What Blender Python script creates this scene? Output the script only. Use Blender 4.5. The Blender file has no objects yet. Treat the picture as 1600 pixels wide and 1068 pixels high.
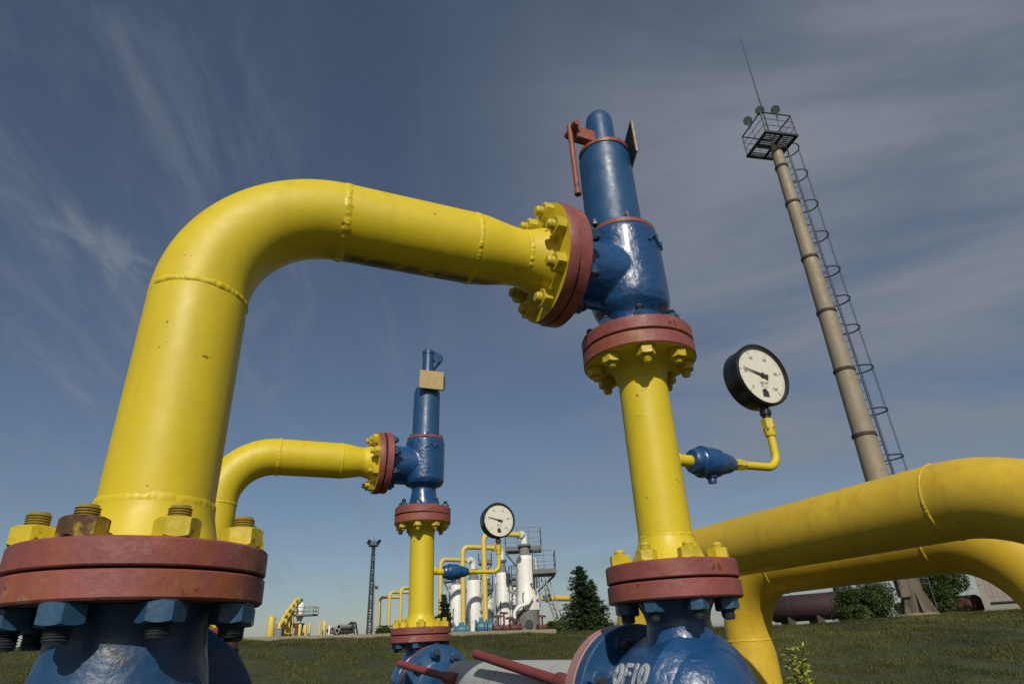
import bpy, math, random
import numpy as np
from mathutils import Vector, Matrix
random.seed(7); rng = np.random.default_rng(7)
S = bpy.context.scene; COL = S.collection
PI = math.pi; R = math.radians

# ------------------------------------------------------------------ camera
E = 0.9                                   # eye height above the low ground
TH, ROLL, FPX = R(26.16), math.atan(.0509), 965.0
_R = Vector((1, 0, 0)); _U = Vector((0, -math.sin(TH), math.cos(TH))); _F = Vector((0, math.cos(TH), math.sin(TH)))
CX = math.cos(ROLL)*_R - math.sin(ROLL)*_U
CY = math.sin(ROLL)*_R + math.cos(ROLL)*_U
cam = bpy.data.cameras.new('camera'); camo = bpy.data.objects.new('camera', cam); COL.objects.link(camo)
cam.sensor_width = 36; cam.lens = 36*FPX/1600; cam.clip_start = .02; cam.clip_end = 5000
m = Matrix((CX, CY, -_F)).transposed().to_4x4(); m.translation = (0, 0, E)
camo.matrix_world = m; S.camera = camo

def ray(px, py): return (px-800)*CX - (py-534)*CY + FPX*_F
def at(px, py, Y):                        # the world point seen at a pixel of the photo, Y metres out
    v = ray(px, py); v = v/v.y*Y; v.z += E; return v
def proj(p):
    q = Vector(p) - Vector((0, 0, E)); d = q.dot(_F); return 800+FPX*q.dot(CX)/d, 534-FPX*q.dot(CY)/d, d
def height_at(x, y, py):                  # height of the spot on a vertical axis seen at row py
    lo, hi = -3, 80
    for _ in range(60):
        c = (lo+hi)/2
        if proj((x, y, c))[1] > py: lo = c
        else: hi = c
    return lo

# ------------------------------------------------------------------ sky, sun
SUN_EL, SUN_AZ = R(35), R(178)            # azimuth clockwise from +Y: behind the camera
sd = Vector((math.sin(SUN_AZ)*math.cos(SUN_EL), math.cos(SUN_AZ)*math.cos(SUN_EL), math.sin(SUN_EL)))
W = bpy.data.worlds.new("World"); S.world = W; W.use_nodes = True
nt = W.node_tree; nt.nodes.clear(); N = nt.nodes.new; L = nt.links.new
sky = N('ShaderNodeTexSky'); sky.sky_type = 'NISHITA'; sky.sun_disc = False
sky.sun_elevation = SUN_EL; sky.sun_rotation = SUN_AZ; sky.altitude = 200; sky.air_density = 1.0; sky.dust_density = .9; sky.ozone_density = 2.2
tc = N('ShaderNodeTexCoord')
def noise(scale, detail, rough, dist, vec_scale, rot=(0, 0, 0)):
    mp = N('ShaderNodeMapping'); mp.inputs['Scale'].default_value = vec_scale; mp.inputs['Rotation'].default_value = rot
    n = N('ShaderNodeTexNoise'); n.inputs['Scale'].default_value = scale; n.inputs['Detail'].default_value = detail
    n.inputs['Roughness'].default_value = rough; n.inputs['Distortion'].default_value = dist
    L(tc.outputs['Generated'], mp.inputs[0]); L(mp.outputs[0], n.inputs['Vector']); return n
def ramp(src, a, b, lo=0, hi=1):
    r = N('ShaderNodeMapRange'); r.interpolation_type = 'SMOOTHSTEP'
    r.inputs[1].default_value = a; r.inputs[2].default_value = b; r.inputs[3].default_value = lo; r.inputs[4].default_value = hi
    L(src, r.inputs[0]); return r.outputs[0]
def mth(op, a, b):
    n = N('ShaderNodeMath'); n.operation = op
    for i, v in enumerate((a, b)):
        if isinstance(v, (int, float)): n.inputs[i].default_value = v
        else: L(v, n.inputs[i])
    return n.outputs[0]
sep = N('ShaderNodeSeparateXYZ'); L(tc.outputs['Generated'], sep.inputs[0])
# the cloud sheet: directions dropped onto a level plane overhead
za = mth('ADD', sep.outputs[2], .15); cmb = N('ShaderNodeCombineXYZ'); L(mth('DIVIDE', sep.outputs[0], za), cmb.inputs[0]); L(mth('DIVIDE', sep.outputs[1], za), cmb.inputs[1])
def sheet(ang, along, across, scale, detail, rough, dist, off):
    vr = N('ShaderNodeVectorRotate'); vr.rotation_type = 'Z_AXIS'; vr.inputs['Angle'].default_value = R(-ang); L(cmb.outputs[0], vr.inputs['Vector'])
    mp = N('ShaderNodeMapping'); mp.inputs['Scale'].default_value = (along, across, 1); mp.inputs['Location'].default_value = (off, off*1.7, off*.3); L(vr.outputs[0], mp.inputs[0])
    n = N('ShaderNodeTexNoise'); n.inputs['Scale'].default_value = scale; n.inputs['Detail'].default_value = detail; n.inputs['Roughness'].default_value = rough; n.inputs['Distortion'].default_value = dist
    L(mp.outputs[0], n.inputs['Vector']); return n.outputs[0]
def toward(px, py, a, b):                 # 1 near a direction of the sky, 0 away from it
    d = ray(px, py).normalized(); n = N('ShaderNodeVectorMath'); n.operation = 'DOT_PRODUCT'
    L(tc.outputs['Generated'], n.inputs[0]); n.inputs[1].default_value = d; return ramp(n.outputs['Value'], math.cos(R(a)), math.cos(R(b)))
veil = mth('MULTIPLY', ramp(sheet(-21, 1.0, 2.2, .9, 5, .55, .4, 3.1), .24, .66), ramp(sep.outputs[0], -.20, .42))
veil = mth('MULTIPLY', veil, ramp(sep.outputs[2], .02, .35, .45, 1))
wisp = ramp(sheet(108, .9, 2.6, 3.2, 9, .62, .7, 5.3), .45, .78)
streak = ramp(sheet(96, .45, 3.2, 2.2, 8, .6, .35, 1.2), .46, .80)
patch = ramp(sheet(100, 1.3, 2.2, 5.5, 7, .6, .6, 8.8), .38, .68)
core = mth('MAXIMUM', toward(133, 372, 3.6, .4), toward(188, 412, 3.4, .4))
cirrus = mth('MULTIPLY', wisp, mth('MULTIPLY', toward(120, 380, 26, 6), .30))
cirrus = mth('ADD', cirrus, mth('MULTIPLY', patch, mth('MULTIPLY', core, .5)))
cirrus = mth('ADD', cirrus, mth('MULTIPLY', streak, mth('ADD', mth('MULTIPLY', toward(120, 620, 38, 8), .26), .07)))
cloud = mth('MINIMUM', mth('ADD', mth('ADD', mth('MULTIPLY', veil, .95), .10), cirrus), 1.0)
mixc = N('ShaderNodeMix'); mixc.data_type = 'RGBA'; mixc.inputs['B'].default_value = (3.5, 3.9, 4.75, 1)
L(cloud, mixc.inputs['Factor']); L(sky.outputs[0], mixc.inputs['A'])
bg = N('ShaderNodeBackground'); bg.inputs['Strength'].default_value = .06
out = N('ShaderNodeOutputWorld'); L(mixc.outputs['Result'], bg.inputs[0]); L(bg.outputs[0], out.inputs[0])
sl = bpy.data.lights.new('sun', 'SUN'); sl.energy = 3.6; sl.angle = R(.53); sl.color = (1, .93, .82)
so = bpy.data.objects.new('sun', sl); COL.objects.link(so); so.rotation_euler = sd.to_track_quat('Z', 'Y').to_euler(); so.location = (0, -5, 30)
S.view_settings.view_transform = 'Standard'; S.view_settings.look = 'None'; S.view_settings.gamma = 1; S.view_settings.exposure = 0
S.render.engine = 'CYCLES'

# ------------------------------------------------------------------ materials
def mat(name, col, rough=.5, metal=0, var=.12, vscale=6, bump=.1, bscale=60, specks=None, stain=None, spec=.5, coat=0, streak=None, wear=None, grime=False):
    """paint or stuff: tone variation, fine relief, specks (colour, scale, threshold) and stains (colour, scale, threshold)"""
    M = bpy.data.materials.new(name); M.use_nodes = True; t = M.node_tree; p = t.nodes['Principled BSDF']; n = t.nodes.new; l = t.links.new
    p.inputs['Roughness'].default_value = rough; p.inputs['Metallic'].default_value = metal; p.inputs['Specular IOR Level'].default_value = spec
    p.inputs['Coat Weight'].default_value = coat; p.inputs['Coat Roughness'].default_value = .15
    c = n('ShaderNodeTexCoord')
    def nz(s, d=4, r=.55, sc=None):
        x = n('ShaderNodeTexNoise'); x.inputs['Scale'].default_value = s; x.inputs['Detail'].default_value = d; x.inputs['Roughness'].default_value = r
        if sc:
            mp = n('ShaderNodeMapping'); mp.inputs['Scale'].default_value = sc; l(c.outputs['Object'], mp.inputs[0]); l(mp.outputs[0], x.inputs['Vector'])
        else: l(c.outputs['Object'], x.inputs['Vector'])
        return x.outputs[0]
    def mr(src, a, b, lo, hi):
        r = n('ShaderNodeMapRange'); r.inputs[1].default_value = a; r.inputs[2].default_value = b; r.inputs[3].default_value = lo; r.inputs[4].default_value = hi
        l(src, r.inputs[0]); return r.outputs[0]
    def mix(f, a, b, bt='MIX'):
        x = n('ShaderNodeMix'); x.data_type = 'RGBA'; x.blend_type = bt
        if isinstance(f, float): x.inputs['Factor'].default_value = f
        else: l(f, x.inputs['Factor'])
        for k, v in (('A', a), ('B', b)):
            if isinstance(v, tuple): x.inputs[k].default_value = (*v, 1) if len(v) == 3 else v
            else: l(v, x.inputs[k])
        return x.outputs['Result']
    base = mix(mr(nz(vscale), .3, .7, 0, 1), tuple(q*(1-var) for q in col), tuple(min(1, q*(1+var)) for q in col))
    base = mix(mr(nz(vscale*9, 6), .35, .75, 0, 1), base, tuple(q*(1-var*.7) for q in col))
    if streak:
        q_ = streak[2] if len(streak) > 2 else .56; base = mix(mr(nz(9, 5, .6, (1.6, 1.6, .22)), q_, q_+.2, 0, streak[1]), base, streak[0])
    if wear: base = mix(mr(nz(wear[1], 6, .65), wear[2], wear[2]+.1, 0, .85), base, wear[0])
    if stain: base = mix(mr(nz(stain[1], 7, .7), stain[2], stain[2]+.06, 0, .92), base, stain[0])
    if specks: base = mix(mr(nz(specks[1], 3, .6), specks[2], specks[2]+.04, 0, .9), base, specks[0])
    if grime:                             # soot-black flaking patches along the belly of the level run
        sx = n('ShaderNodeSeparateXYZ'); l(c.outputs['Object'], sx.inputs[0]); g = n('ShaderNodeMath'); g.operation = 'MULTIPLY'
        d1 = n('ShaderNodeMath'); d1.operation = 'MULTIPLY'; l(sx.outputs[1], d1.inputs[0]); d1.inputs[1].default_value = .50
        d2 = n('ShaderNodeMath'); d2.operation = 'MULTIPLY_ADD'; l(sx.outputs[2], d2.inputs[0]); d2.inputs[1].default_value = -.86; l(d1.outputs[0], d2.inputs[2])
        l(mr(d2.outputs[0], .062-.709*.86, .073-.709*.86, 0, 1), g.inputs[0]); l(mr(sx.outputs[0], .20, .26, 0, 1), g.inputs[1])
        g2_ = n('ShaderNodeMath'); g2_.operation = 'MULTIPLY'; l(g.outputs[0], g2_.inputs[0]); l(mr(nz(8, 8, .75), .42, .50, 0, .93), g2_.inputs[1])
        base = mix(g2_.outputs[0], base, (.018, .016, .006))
    l(base, p.inputs['Base Color'])
    l(mr(nz(vscale*3), .3, .7, rough*.8, min(1, rough*1.25)), p.inputs['Roughness'])
    if bump:
        b = n('ShaderNodeBump'); b.inputs['Strength'].default_value = bump; b.inputs['Distance'].default_value = .004
        a_ = n('ShaderNodeMath'); a_.operation = 'ADD'; l(nz(bscale, 5), a_.inputs[0]); l(nz(bscale*.22, 3), a_.inputs[1])
        l(a_.outputs[0], b.inputs['Height']); l(b.outputs[0], p.inputs['Normal'])
    return M
M = {}
M['yellow'] = mat('yellow_paint', (.60, .465, .013), .50, var=.09, vscale=4, bump=.10, bscale=55, specks=((.13, .07, .02), 34, .70), stain=((.32, .22, .03), 9, .68), streak=((.44, .32, .02), .55, .55), coat=.0)
M['amber'] = mat('aged_yellow_paint', (.60, .405, .030), .46, var=.13, vscale=2.5, bump=.10, bscale=50, specks=((.14, .08, .03), 26, .725), stain=((.40, .27, .05), 6, .66), streak=((.42, .26, .02), .6, .54))
M['pink'] = mat('faded_red_paint', (.235, .066, .058), .55, var=.28, vscale=9, bump=.55, bscale=38, specks=((.08, .03, .02), 26, .66), stain=((.27, .15, .11), 10, .61), streak=((.26, .085, .020), .9, .50))
M['blue'] = mat('blue_gloss_paint', (.012, .066, .165), .42, var=.2, vscale=8, bump=.3, bscale=34, specks=((.02, .02, .025), 42, .72), coat=.2)
M['blue_cast'] = mat('blue_paint_on_casting', (.010, .060, .170), .32, var=.2, vscale=9, bump=.75, bscale=55, specks=((.10, .13, .16), 60, .72), coat=.35)
M['blue_dull'] = mat('dusty_shaded_blue_paint', (.011, .052, .130), .44, var=.22, vscale=9, bump=.6, bscale=48, specks=((.12, .13, .13), 55, .70), coat=.1, stain=((.03, .035, .04), 7, .60))  # old dusty paint, with the shade under the flange darkened into its colour
M['blue_nut'] = mat('blue_paint_on_nuts', (.017, .070, .14), .42, var=.2, vscale=20, bump=.3, bscale=60, specks=((.03, .02, .015), 50, .66))
M['yellow_nut'] = mat('yellow_paint_on_nuts', (.52, .40, .02), .45, var=.15, vscale=20, bump=.4, bscale=60, specks=((.10, .045, .015), 26, .64), stain=((.24, .15, .02), 30, .6))
M['rust'] = mat('rusted_yellow_nut', (.10, .045, .02), .8, var=.4, vscale=30, bump=.8, bscale=80, wear=((.45, .33, .03), 22, .5))
M['thread'] = mat('painted_thread', (.26, .19, .025), .6, metal=.1, var=.3, vscale=40, bump=.2)
M['thread_blue'] = mat('dull_thread', (.06, .075, .085), .45, metal=.5, var=.3, vscale=40, bump=.2)
M['gasket'] = mat('gasket', (.018, .014, .012), .9)
M['white_pipe'] = mat('pale_grey_paint', (.42, .44, .425), .6, var=.12, vscale=5, bump=.2, stain=((.2, .2, .17), 8, .62), streak=((.24, .25, .22), .6))
M['pale_pink'] = mat('bleached_red_paint', (.36, .20, .19), .6, var=.2, vscale=8, bump=.3, stain=((.25, .12, .10), 9, .60))
M['lever'] = mat('red_lever_paint', (.21, .045, .043), .55, var=.15, vscale=14, bump=.25, specks=((.35, .30, .27), 45, .7))
M['plate'] = mat('ochre_plate', (.40, .30, .125), .6, var=.12, vscale=20, bump=.2, specks=((.2, .13, .06), 60, .63))
M['plate_back'] = mat('dark_plate_back', (.02, .02, .018), .6)
M['black'] = mat('black_enamel', (.012, .013, .012), .3, bump=.1)
M['dial'] = mat('dial_white', (.66, .635, .53), .6, var=.03, bump=0)
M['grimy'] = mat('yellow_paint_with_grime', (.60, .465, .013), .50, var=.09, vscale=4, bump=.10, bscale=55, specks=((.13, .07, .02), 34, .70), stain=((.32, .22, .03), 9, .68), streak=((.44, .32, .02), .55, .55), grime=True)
M['ink'] = mat('dial_ink', (.03, .03, .03), .6, bump=0)
M['ink_pale'] = mat('dial_print', (.24, .24, .22), .6, bump=0)
M['letter'] = mat('letter_paint', (.42, .45, .47), .5, var=.2, bump=.2, wear=((.03, .09, .17), 60, .52))
M['concrete'] = mat('concrete', (.24, .215, .15), .9, var=.2, vscale=2, bump=.5, bscale=20, streak=((.2, .17, .13), .5))
M['mast'] = mat('mast_paint', (.27, .225, .155), .6, var=.16, vscale=1.2, bump=.15, streak=((.25, .15, .07), .75), specks=((.16, .08, .04), 5, .69))
M['mast_foot'] = mat('mast_foot', (.13, .105, .075), .8, var=.3, vscale=2, bump=.3, stain=((.05, .04, .03), 3, .55))
M['mast_band'] = mat('mast_band', (.06, .04, .03), .8, var=.3)
M['dark_steel'] = mat('dark_steel', (.025, .03, .035), .6, bump=0)
M['grey_steel'] = mat('grey_steel', (.19, .20, .205), .6, bump=0)
M['steel_deck'] = mat('steel_deck', (.14, .145, .15), .7, bump=0)
M['silver'] = mat('lamp_silver', (.55, .55, .52), .3, metal=.6, bump=0)
M['lamp_green'] = mat('lamp_green', (.10, .14, .11), .45, bump=0)
M['white'] = mat('white_cladding', (.74, .73, .68), .5, var=.12, vscale=.9, bump=.3, bscale=6, stain=((.30, .27, .22), 2.2, .62), streak=((.4, .37, .31), .5))
M['plinth'] = mat('grey_plinth', (.17, .17, .155), .8, var=.2, vscale=1.5, bump=.3)
M['bg_yellow'] = mat('plant_yellow', (.62, .47, .10), .5, var=.1, vscale=.8, bump=.1, stain=((.35, .24, .08), 3, .64))
M['bg_blue'] = mat('plant_blue', (.05, .16, .24), .5, var=.2, vscale=2, bump=.1)
M['brown'] = mat('brown_red_paint', (.12, .04, .03), .6, var=.3, vscale=2)
M['maroon'] = mat('maroon_tank_paint', (.045, .020, .022), .6, var=.25, vscale=.7, bump=.2, stain=((.03, .018, .02), .9, .55))
M['wall'] = mat('pale_wall', (.30, .28, .24), .85, var=.08, vscale=.7, bump=.2)
M['clad'] = mat('ribbed_cladding', (.29, .265, .225), .8, var=.1, vscale=.7)
M['bark'] = mat('bark', (.06, .045, .03), .95, var=.3, vscale=4, bump=.6)
M['rail_pale'] = mat('pale_rail', (.33, .30, .24), .6)

def leafmat(name, a, b, scale=.9, trans=.25):
    Mt = bpy.data.materials.new(name); Mt.use_nodes = True; t = Mt.node_tree; p = t.nodes['Principled BSDF']; n = t.nodes.new; l = t.links.new
    at_ = n('ShaderNodeAttribute'); at_.attribute_name = 'tone'
    x = n('ShaderNodeMix'); x.data_type = 'RGBA'; l(at_.outputs['Fac'], x.inputs['Factor']); x.inputs['A'].default_value = (*a, 1); x.inputs['B'].default_value = (*b, 1)
    c = n('ShaderNodeTexCoord'); q = n('ShaderNodeTexNoise'); q.inputs['Scale'].default_value = scale; q.inputs['Detail'].default_value = 4; l(c.outputs['Object'], q.inputs['Vector'])
    h = n('ShaderNodeHueSaturation'); mr = n('ShaderNodeMapRange'); mr.inputs[1].default_value = .3; mr.inputs[2].default_value = .7; mr.inputs[3].default_value = .42; mr.inputs[4].default_value = 1.5
    l(q.outputs[0], mr.inputs[0]); l(mr.outputs[0], h.inputs['Value']); l(x.outputs['Result'], h.inputs['Color']); l(h.outputs[0], p.inputs['Base Color'])
    p.inputs['Roughness'].default_value = .7; p.inputs['Specular IOR Level'].default_value = .2
    return Mt
M['needles'] = leafmat('spruce_needles', (.012, .026, .009), (.040, .066, .022))
M['leaves'] = leafmat('bush_leaves', (.022, .040, .009), (.075, .105, .028))
M['drygrass'] = leafmat('grass_blades', (.038, .048, .010), (.105, .098, .028), .5)
M['weed'] = leafmat('weed_leaves', (.16, .22, .03), (.42, .42, .07))

gl = bpy.data.materials.new('gauge_glass'); gl.use_nodes = True; t = gl.node_tree; t.nodes.clear()
g1 = t.nodes.new('ShaderNodeBsdfTransparent'); g2 = t.nodes.new('ShaderNodeBsdfGlossy'); g2.inputs['Roughness'].default_value = .05
fr_ = t.nodes.new('ShaderNodeLayerWeight'); fr_.inputs[0].default_value = .12; mx = t.nodes.new('ShaderNodeMixShader'); o_ = t.nodes.new('ShaderNodeOutputMaterial')
t.links.new(fr_.outputs[0], mx.inputs[0]); t.links.new(g1.outputs[0], mx.inputs[1]); t.links.new(g2.outputs[0], mx.inputs[2]); t.links.new(mx.outputs[0], o_.inputs[0]); M['glass'] = gl

# ground material
Mg = bpy.data.materials.new('ground_soil'); Mg.use_nodes = True; t = Mg.node_tree; p = t.nodes['Principled BSDF']; n = t.nodes.new; l = t.links.new
c = n('ShaderNodeTexCoord'); q1 = n('ShaderNodeTexNoise'); q1.inputs['Scale'].default_value = .55; q1.inputs['Detail'].default_value = 8; q1.inputs['Roughness'].default_value = .65
q2 = n('ShaderNodeTexNoise'); q2.inputs['Scale'].default_value = 7; q2.inputs['Detail'].default_value = 6
l(c.outputs['Object'], q1.inputs['Vector']); l(c.outputs['Object'], q2.inputs['Vector'])
r1 = n('ShaderNodeValToRGB'); r1.color_ramp.elements[0].position = .35; r1.color_ramp.elements[0].color = (.020, .032, .006, 1)
r1.color_ramp.elements[1].position = .68; r1.color_ramp.elements[1].color = (.070, .074, .018, 1); l(q1.outputs[0], r1.inputs[0])
x = n('ShaderNodeMix'); x.data_type = 'RGBA'; x.blend_type = 'MULTIPLY'; x.inputs['Factor'].default_value = .7
r2 = n('ShaderNodeValToRGB'); r2.color_ramp.elements[0].position = .3; r2.color_ramp.elements[0].color = (.35, .35, .3, 1); r2.color_ramp.elements[1].position = .7; l(q2.outputs[0], r2.inputs[0])
l(r1.outputs[0], x.inputs['A']); l(r2.outputs[0], x.inputs['B']); l(x.outputs['Result'], p.inputs['Base Color']); p.inputs['Roughness'].default_value = .95
M['ground'] = Mg

# ------------------------------------------------------------------ mesh helpers
class MB:
    def __init__(s): s.v = []; s.f = []; s.m = []
    def add(s, v, f, mi=0):
        o = len(s.v); s.v += [tuple(a) for a in v]; s.f += [tuple(i+o for i in a) for a in f]
        s.m += mi if isinstance(mi, list) else [mi]*len(f); return s
    def revolve(s, prof, F=None, seg=64, wob=None, close=True):
        """prof: (r, z) or (r, z, material index of the band that follows)"""
        F = F or Matrix(); V = []; Fa = []; mi = []
        for k, q in enumerate(prof):
            for i in range(seg):
                a = 2*PI*i/seg; r = q[0] if not wob else q[0]+wob(k, a)
                V.append(F @ Vector((r*math.cos(a), r*math.sin(a), q[1])))
        for k in range(len(prof)-1):
            for i in range(seg):
                j = (i+1) % seg; Fa.append((k*seg+i, k*seg+j, (k+1)*seg+j, (k+1)*seg+i)); mi.append(prof[k][2] if len(prof[k]) > 2 else 0)
        if close:
            if prof[0][0] > 1e-6: Fa.append(tuple(reversed(range(seg)))); mi.append(prof[0][2] if len(prof[0]) > 2 else 0)
            if prof[-1][0] > 1e-6: Fa.append(tuple((len(prof)-1)*seg+i for i in range(seg))); mi.append(prof[-1][2] if len(prof[-1]) > 2 else 0)
        return s.add(V, Fa, mi)
    def tube(s, pts, rad, seg=24, mi=0, cap=True):
        pts = [Vector(p) for p in pts]; n = len(pts); V = []; Fa = []
        rad = rad if isinstance(rad, (list, tuple)) else [rad]*n
        T = [((pts[min(i+1, n-1)]-pts[max(i-1, 0)]).normalized()) for i in range(n)]
        u = T[0].orthogonal().normalized()
        for i in range(n):
            u = (u - T[i]*u.dot(T[i])).normalized(); w = T[i].cross(u)
            for k in range(seg):
                a = 2*PI*k/seg; V.append(pts[i] + (u*math.cos(a)+w*math.sin(a))*rad[i])
        for i in range(n-1):
            for k in range(seg):
                j = (k+1) % seg; Fa.append((i*seg+k, i*seg+j, (i+1)*seg+j, (i+1)*seg+k))
        if cap: Fa.append(tuple(reversed(range(seg)))); Fa.append(tuple((n-1)*seg+k for k in range(seg)))
        return s.add(V, Fa, mi)
    def box(s, c, d, F=None, mi=0, ch=0):
        F = F or Matrix(); x, y, z = (q/2 for q in d); c = Vector(c)
        V = [F @ (c+Vector((a*x, b*y, e*z))) for a in (-1, 1) for b in (-1, 1) for e in (-1, 1)]
        return s.add(V, [(0, 1, 3, 2), (4, 6, 7, 5), (0, 4, 5, 1), (2, 3, 7, 6), (0, 2, 6, 4), (1, 5, 7, 3)], mi)
    def bar(s, a, b, w, mi=0):
        return s.tube([a, b], w/2, 6, mi)
    def build(s, name, mats, parent=None, sharp=35, smooth=True):
        me = bpy.data.meshes.new(name); me.from_pydata(s.v, [], s.f); me.update()
        for mm in (mats if isinstance(mats, list) else [mats]): me.materials.append(M[mm])
        if isinstance(mats, list): me.polygons.foreach_set('material_index', s.m)
        if smooth: me.shade_smooth(); me.set_sharp_from_angle(angle=R(sharp))
        o = bpy.data.objects.new(name, me); COL.objects.link(o)
        if parent: o.parent = parent
        return o
def blend(o, vox, it):
    """melt the overlapping shells of a casting into one skin with soft fillets"""
    q = o.modifiers.new('skin', 'REMESH'); q.mode = 'VOXEL'; q.voxel_size = vox; q.use_smooth_shade = True
    q = o.modifiers.new('fillet', 'SMOOTH'); q.factor = .5; q.iterations = it
def fr(o, z, x=None):
    """frame whose +Z runs along z"""
    z = Vector(z).normalized(); x = Vector(x) if x else z.orthogonal(); x = (x-z*x.dot(z)).normalized(); y = z.cross(x)
    F = Matrix((x, y, z)).transposed().to_4x4(); F.translation = Vector(o); return F
def tag(o, label=None, cat=None, group=None, kind=None):
    for k, v in (('label', label), ('category', cat), ('group', group), ('kind', kind)):
        if v: o[k] = v
    return o
def thing(name, loc, rz, label, cat, group=None):
    o = bpy.data.objects.new(name, None); COL.objects.link(o); o.location = loc; o.rotation_euler = (0, 0, rz); o.empty_display_size = .1
    return tag(o, label, cat, group)
def arc(c, r, a0, a1, n, ex, ez):
    c = Vector(c); ex = Vector(ex); ez = Vector(ez)
    return [c + ex*r*math.cos(a0+(a1-a0)*i/n) + ez*r*math.sin(a0+(a1-a0)*i/n) for i in range(n+1)]

# hex nut and threaded end, shared meshes
_cache = {}
def nut_mesh(af, h, mt):
    k = ('n', af, h, mt)
    if k not in _cache:
        b = MB(); seg = 48; ri = af/2; V = []
        def hr(a): a = (a+PI/6) % (PI/3)-PI/6; return ri/math.cos(a)
        lv = []
        for q in range(4):
            for i in range(seg):
                a = 2*PI*i/seg; r = hr(a); d = (r-ri)*.6
                if q == 0: rr, z = ri*.97, 0
                elif q == 1: rr, z = r*.995, d+.0006
                elif q == 2: rr, z = r*.995, h-d-.0006
                else: rr, z = ri*.95, h
                V.append((rr*math.cos(a), rr*math.sin(a), z))
        Fa = [(q*seg+i, q*seg+(i+1) % seg, (q+1)*seg+(i+1) % seg, (q+1)*seg+i) for q in range(3) for i in range(seg)]
        Fa += [tuple(reversed(range(seg))), tuple(3*seg+i for i in range(seg))]
        o = b.add(V, Fa).build('nut', mt, sharp=25); _cache[k] = o.data; bpy.data.objects.remove(o)
    return _cache[k]
def stud_mesh(d, L_, mt):
    k = ('s', d, L_, mt)
    if k not in _cache:
        r = d/2; p = .0035; n = max(2, int(L_/p)); prof = [(r*.86, -.002)]
        for i in range(n): prof += [(r*.86, i*p+.0004), (r, i*p+p*.5)]
        prof += [(r*.86, n*p), (r*.78, n*p+.003), (0, n*p+.0036)]
        o = MB().revolve(prof, seg=24).build('stud', mt, sharp=40); _cache[k] = o.data; bpy.data.objects.remove(o)
    return _cache[k]
def put(name, data, parent, F):
    o = bpy.data.objects.new(name, data); COL.objects.link(o); o.parent = parent; o.matrix_local = F; return o
def nuts(parent, F, rb, count, phase, af, h, sd_, sl_, mt, tmt, special=None):
    """nuts sitting on a flange face (F: origin on the face, +Z out of it), each with its stud end"""
    for i in range(count):
        a = phase + 2*PI*i/count; jit = random.uniform(-.002, .002)
        G = F @ Matrix.Translation((rb*math.cos(a), rb*math.sin(a), 0)) @ Matrix.Rotation(random.uniform(0, PI/3), 4, 'Z')
        sm = (special or {}).get(i)
        nm = put('nut', nut_mesh(af, h, sm or mt), parent, G)
        if sm: nm['label'] = 'nut eaten by brown rust'
        put('stud', stud_mesh(sd_, round(sl_+random.choice((-.004, 0, .004)), 4), tmt), nm, Matrix.Translation((0, 0, h+jit*.5)))
def flange_prof(r, t_, hub, hl, hub2, face=0, rim=1, ch=.002):
    """from gasket face (z=0) to the back of the flange (z=t_) and up the hub to z=hl"""
    return [(r*.8, 0, rim), (r-ch, 0, rim), (r, ch, rim), (r, t_-ch, rim), (r-ch, t_, face), (hub+.006, t_, face), (hub, t_+.006, face), (hub2, hl, face)]
def bead(b, F, r, w=.010, h=.0035, seg=260, seed=0, mi=0, big=1.0):
    """a weld: flat overlapping ripples of uneven pitch, height and width, slightly wandering"""
    rs = np.random.default_rng(seed); ph = rs.uniform(0, 6, 6); n = 9
    t = np.arange(seg)/seg
    def rough(knots, amp):
        k = rs.normal(0, 1, knots); x = t*knots; i0 = np.floor(x).astype(int) % knots; f = x-np.floor(x); f = f*f*(3-2*f); return amp*(k[i0]*(1-f)+k[(i0+1) % knots]*f)
    hh = h*(.75+rough(14, .12)+rough(60, .16)+rough(130, .12)); ww = w*big*(1+rough(9, .10)+rough(50, .09)); zz = rough(6, .0012)+rough(24, .0006)
    hh = np.clip(hh, h*.25, h*1.35); V = []
    for i in range(seg):
        a = 2*PI*i/seg
        for k in range(n):
            u = -1+2*k/(n-1); rr = r-.0008+hh[i]*(1-abs(u)**2.4); aa = a-.010*(1-u*u); V.append(F @ Vector((rr*math.cos(aa), rr*math.sin(aa), u*ww[i]/2+zz[i])))
    Fa = [(i*n+k, ((i+1) % seg)*n+k, ((i+1) % seg)*n+k+1, i*n+k+1) for i in range(seg) for k in range(n-1)]
    b.add(V, Fa, mi); return b

AZ = math.atan2(.41, .912)                # the plant's grid: a = cross pipes, b = row direction
A2 = Vector((math.cos(AZ), math.sin(AZ), 0)); B2 = Vector((-math.sin(AZ), math.cos(AZ), 0))
X1 = Vector((1, 0, 0)); Y1 = Vector((0, 1, 0)); Z1 = Vector((0, 0, 1))

# ------------------------------------------------------------------ ground
KK = [-3, -.6, -.39, .07, .25, .40, .57, .76, 3]; RR = [.028, .028, .0225, .0122, .0092, .0062, .0108, .0122, .0122]
YL = 18.0
def sm(t): t = np.clip(t, 0, 1); return t*t*(3-2*t)
def gz(x, y):
    x = np.asarray(x, float); y = np.asarray(y, float)
    k = x/np.maximum(np.abs(y), 1.0); rt = np.interp(k, KK, RR)
    yb = np.clip(y, YL, 90)
    lipz = E + rt*YL
    z = np.where(y < YL, sm((y-8.5)/(YL-8.5))**.8*lipz, E + rt*yb*1.0 - .0*yb - .012*np.clip((y-YL)/3, 0, 1))
    z = z + (.05*np.sin(x*.7+1)*np.sin(y*.6)+.035*np.sin(x*2.3+np.sin(y*1.7))*np.sin(y*2.9+1))*sm((y-3)/6)*sm((YL-.7-y)/2)
    return z
def g1(x, y): return float(gz(x, y))
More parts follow.
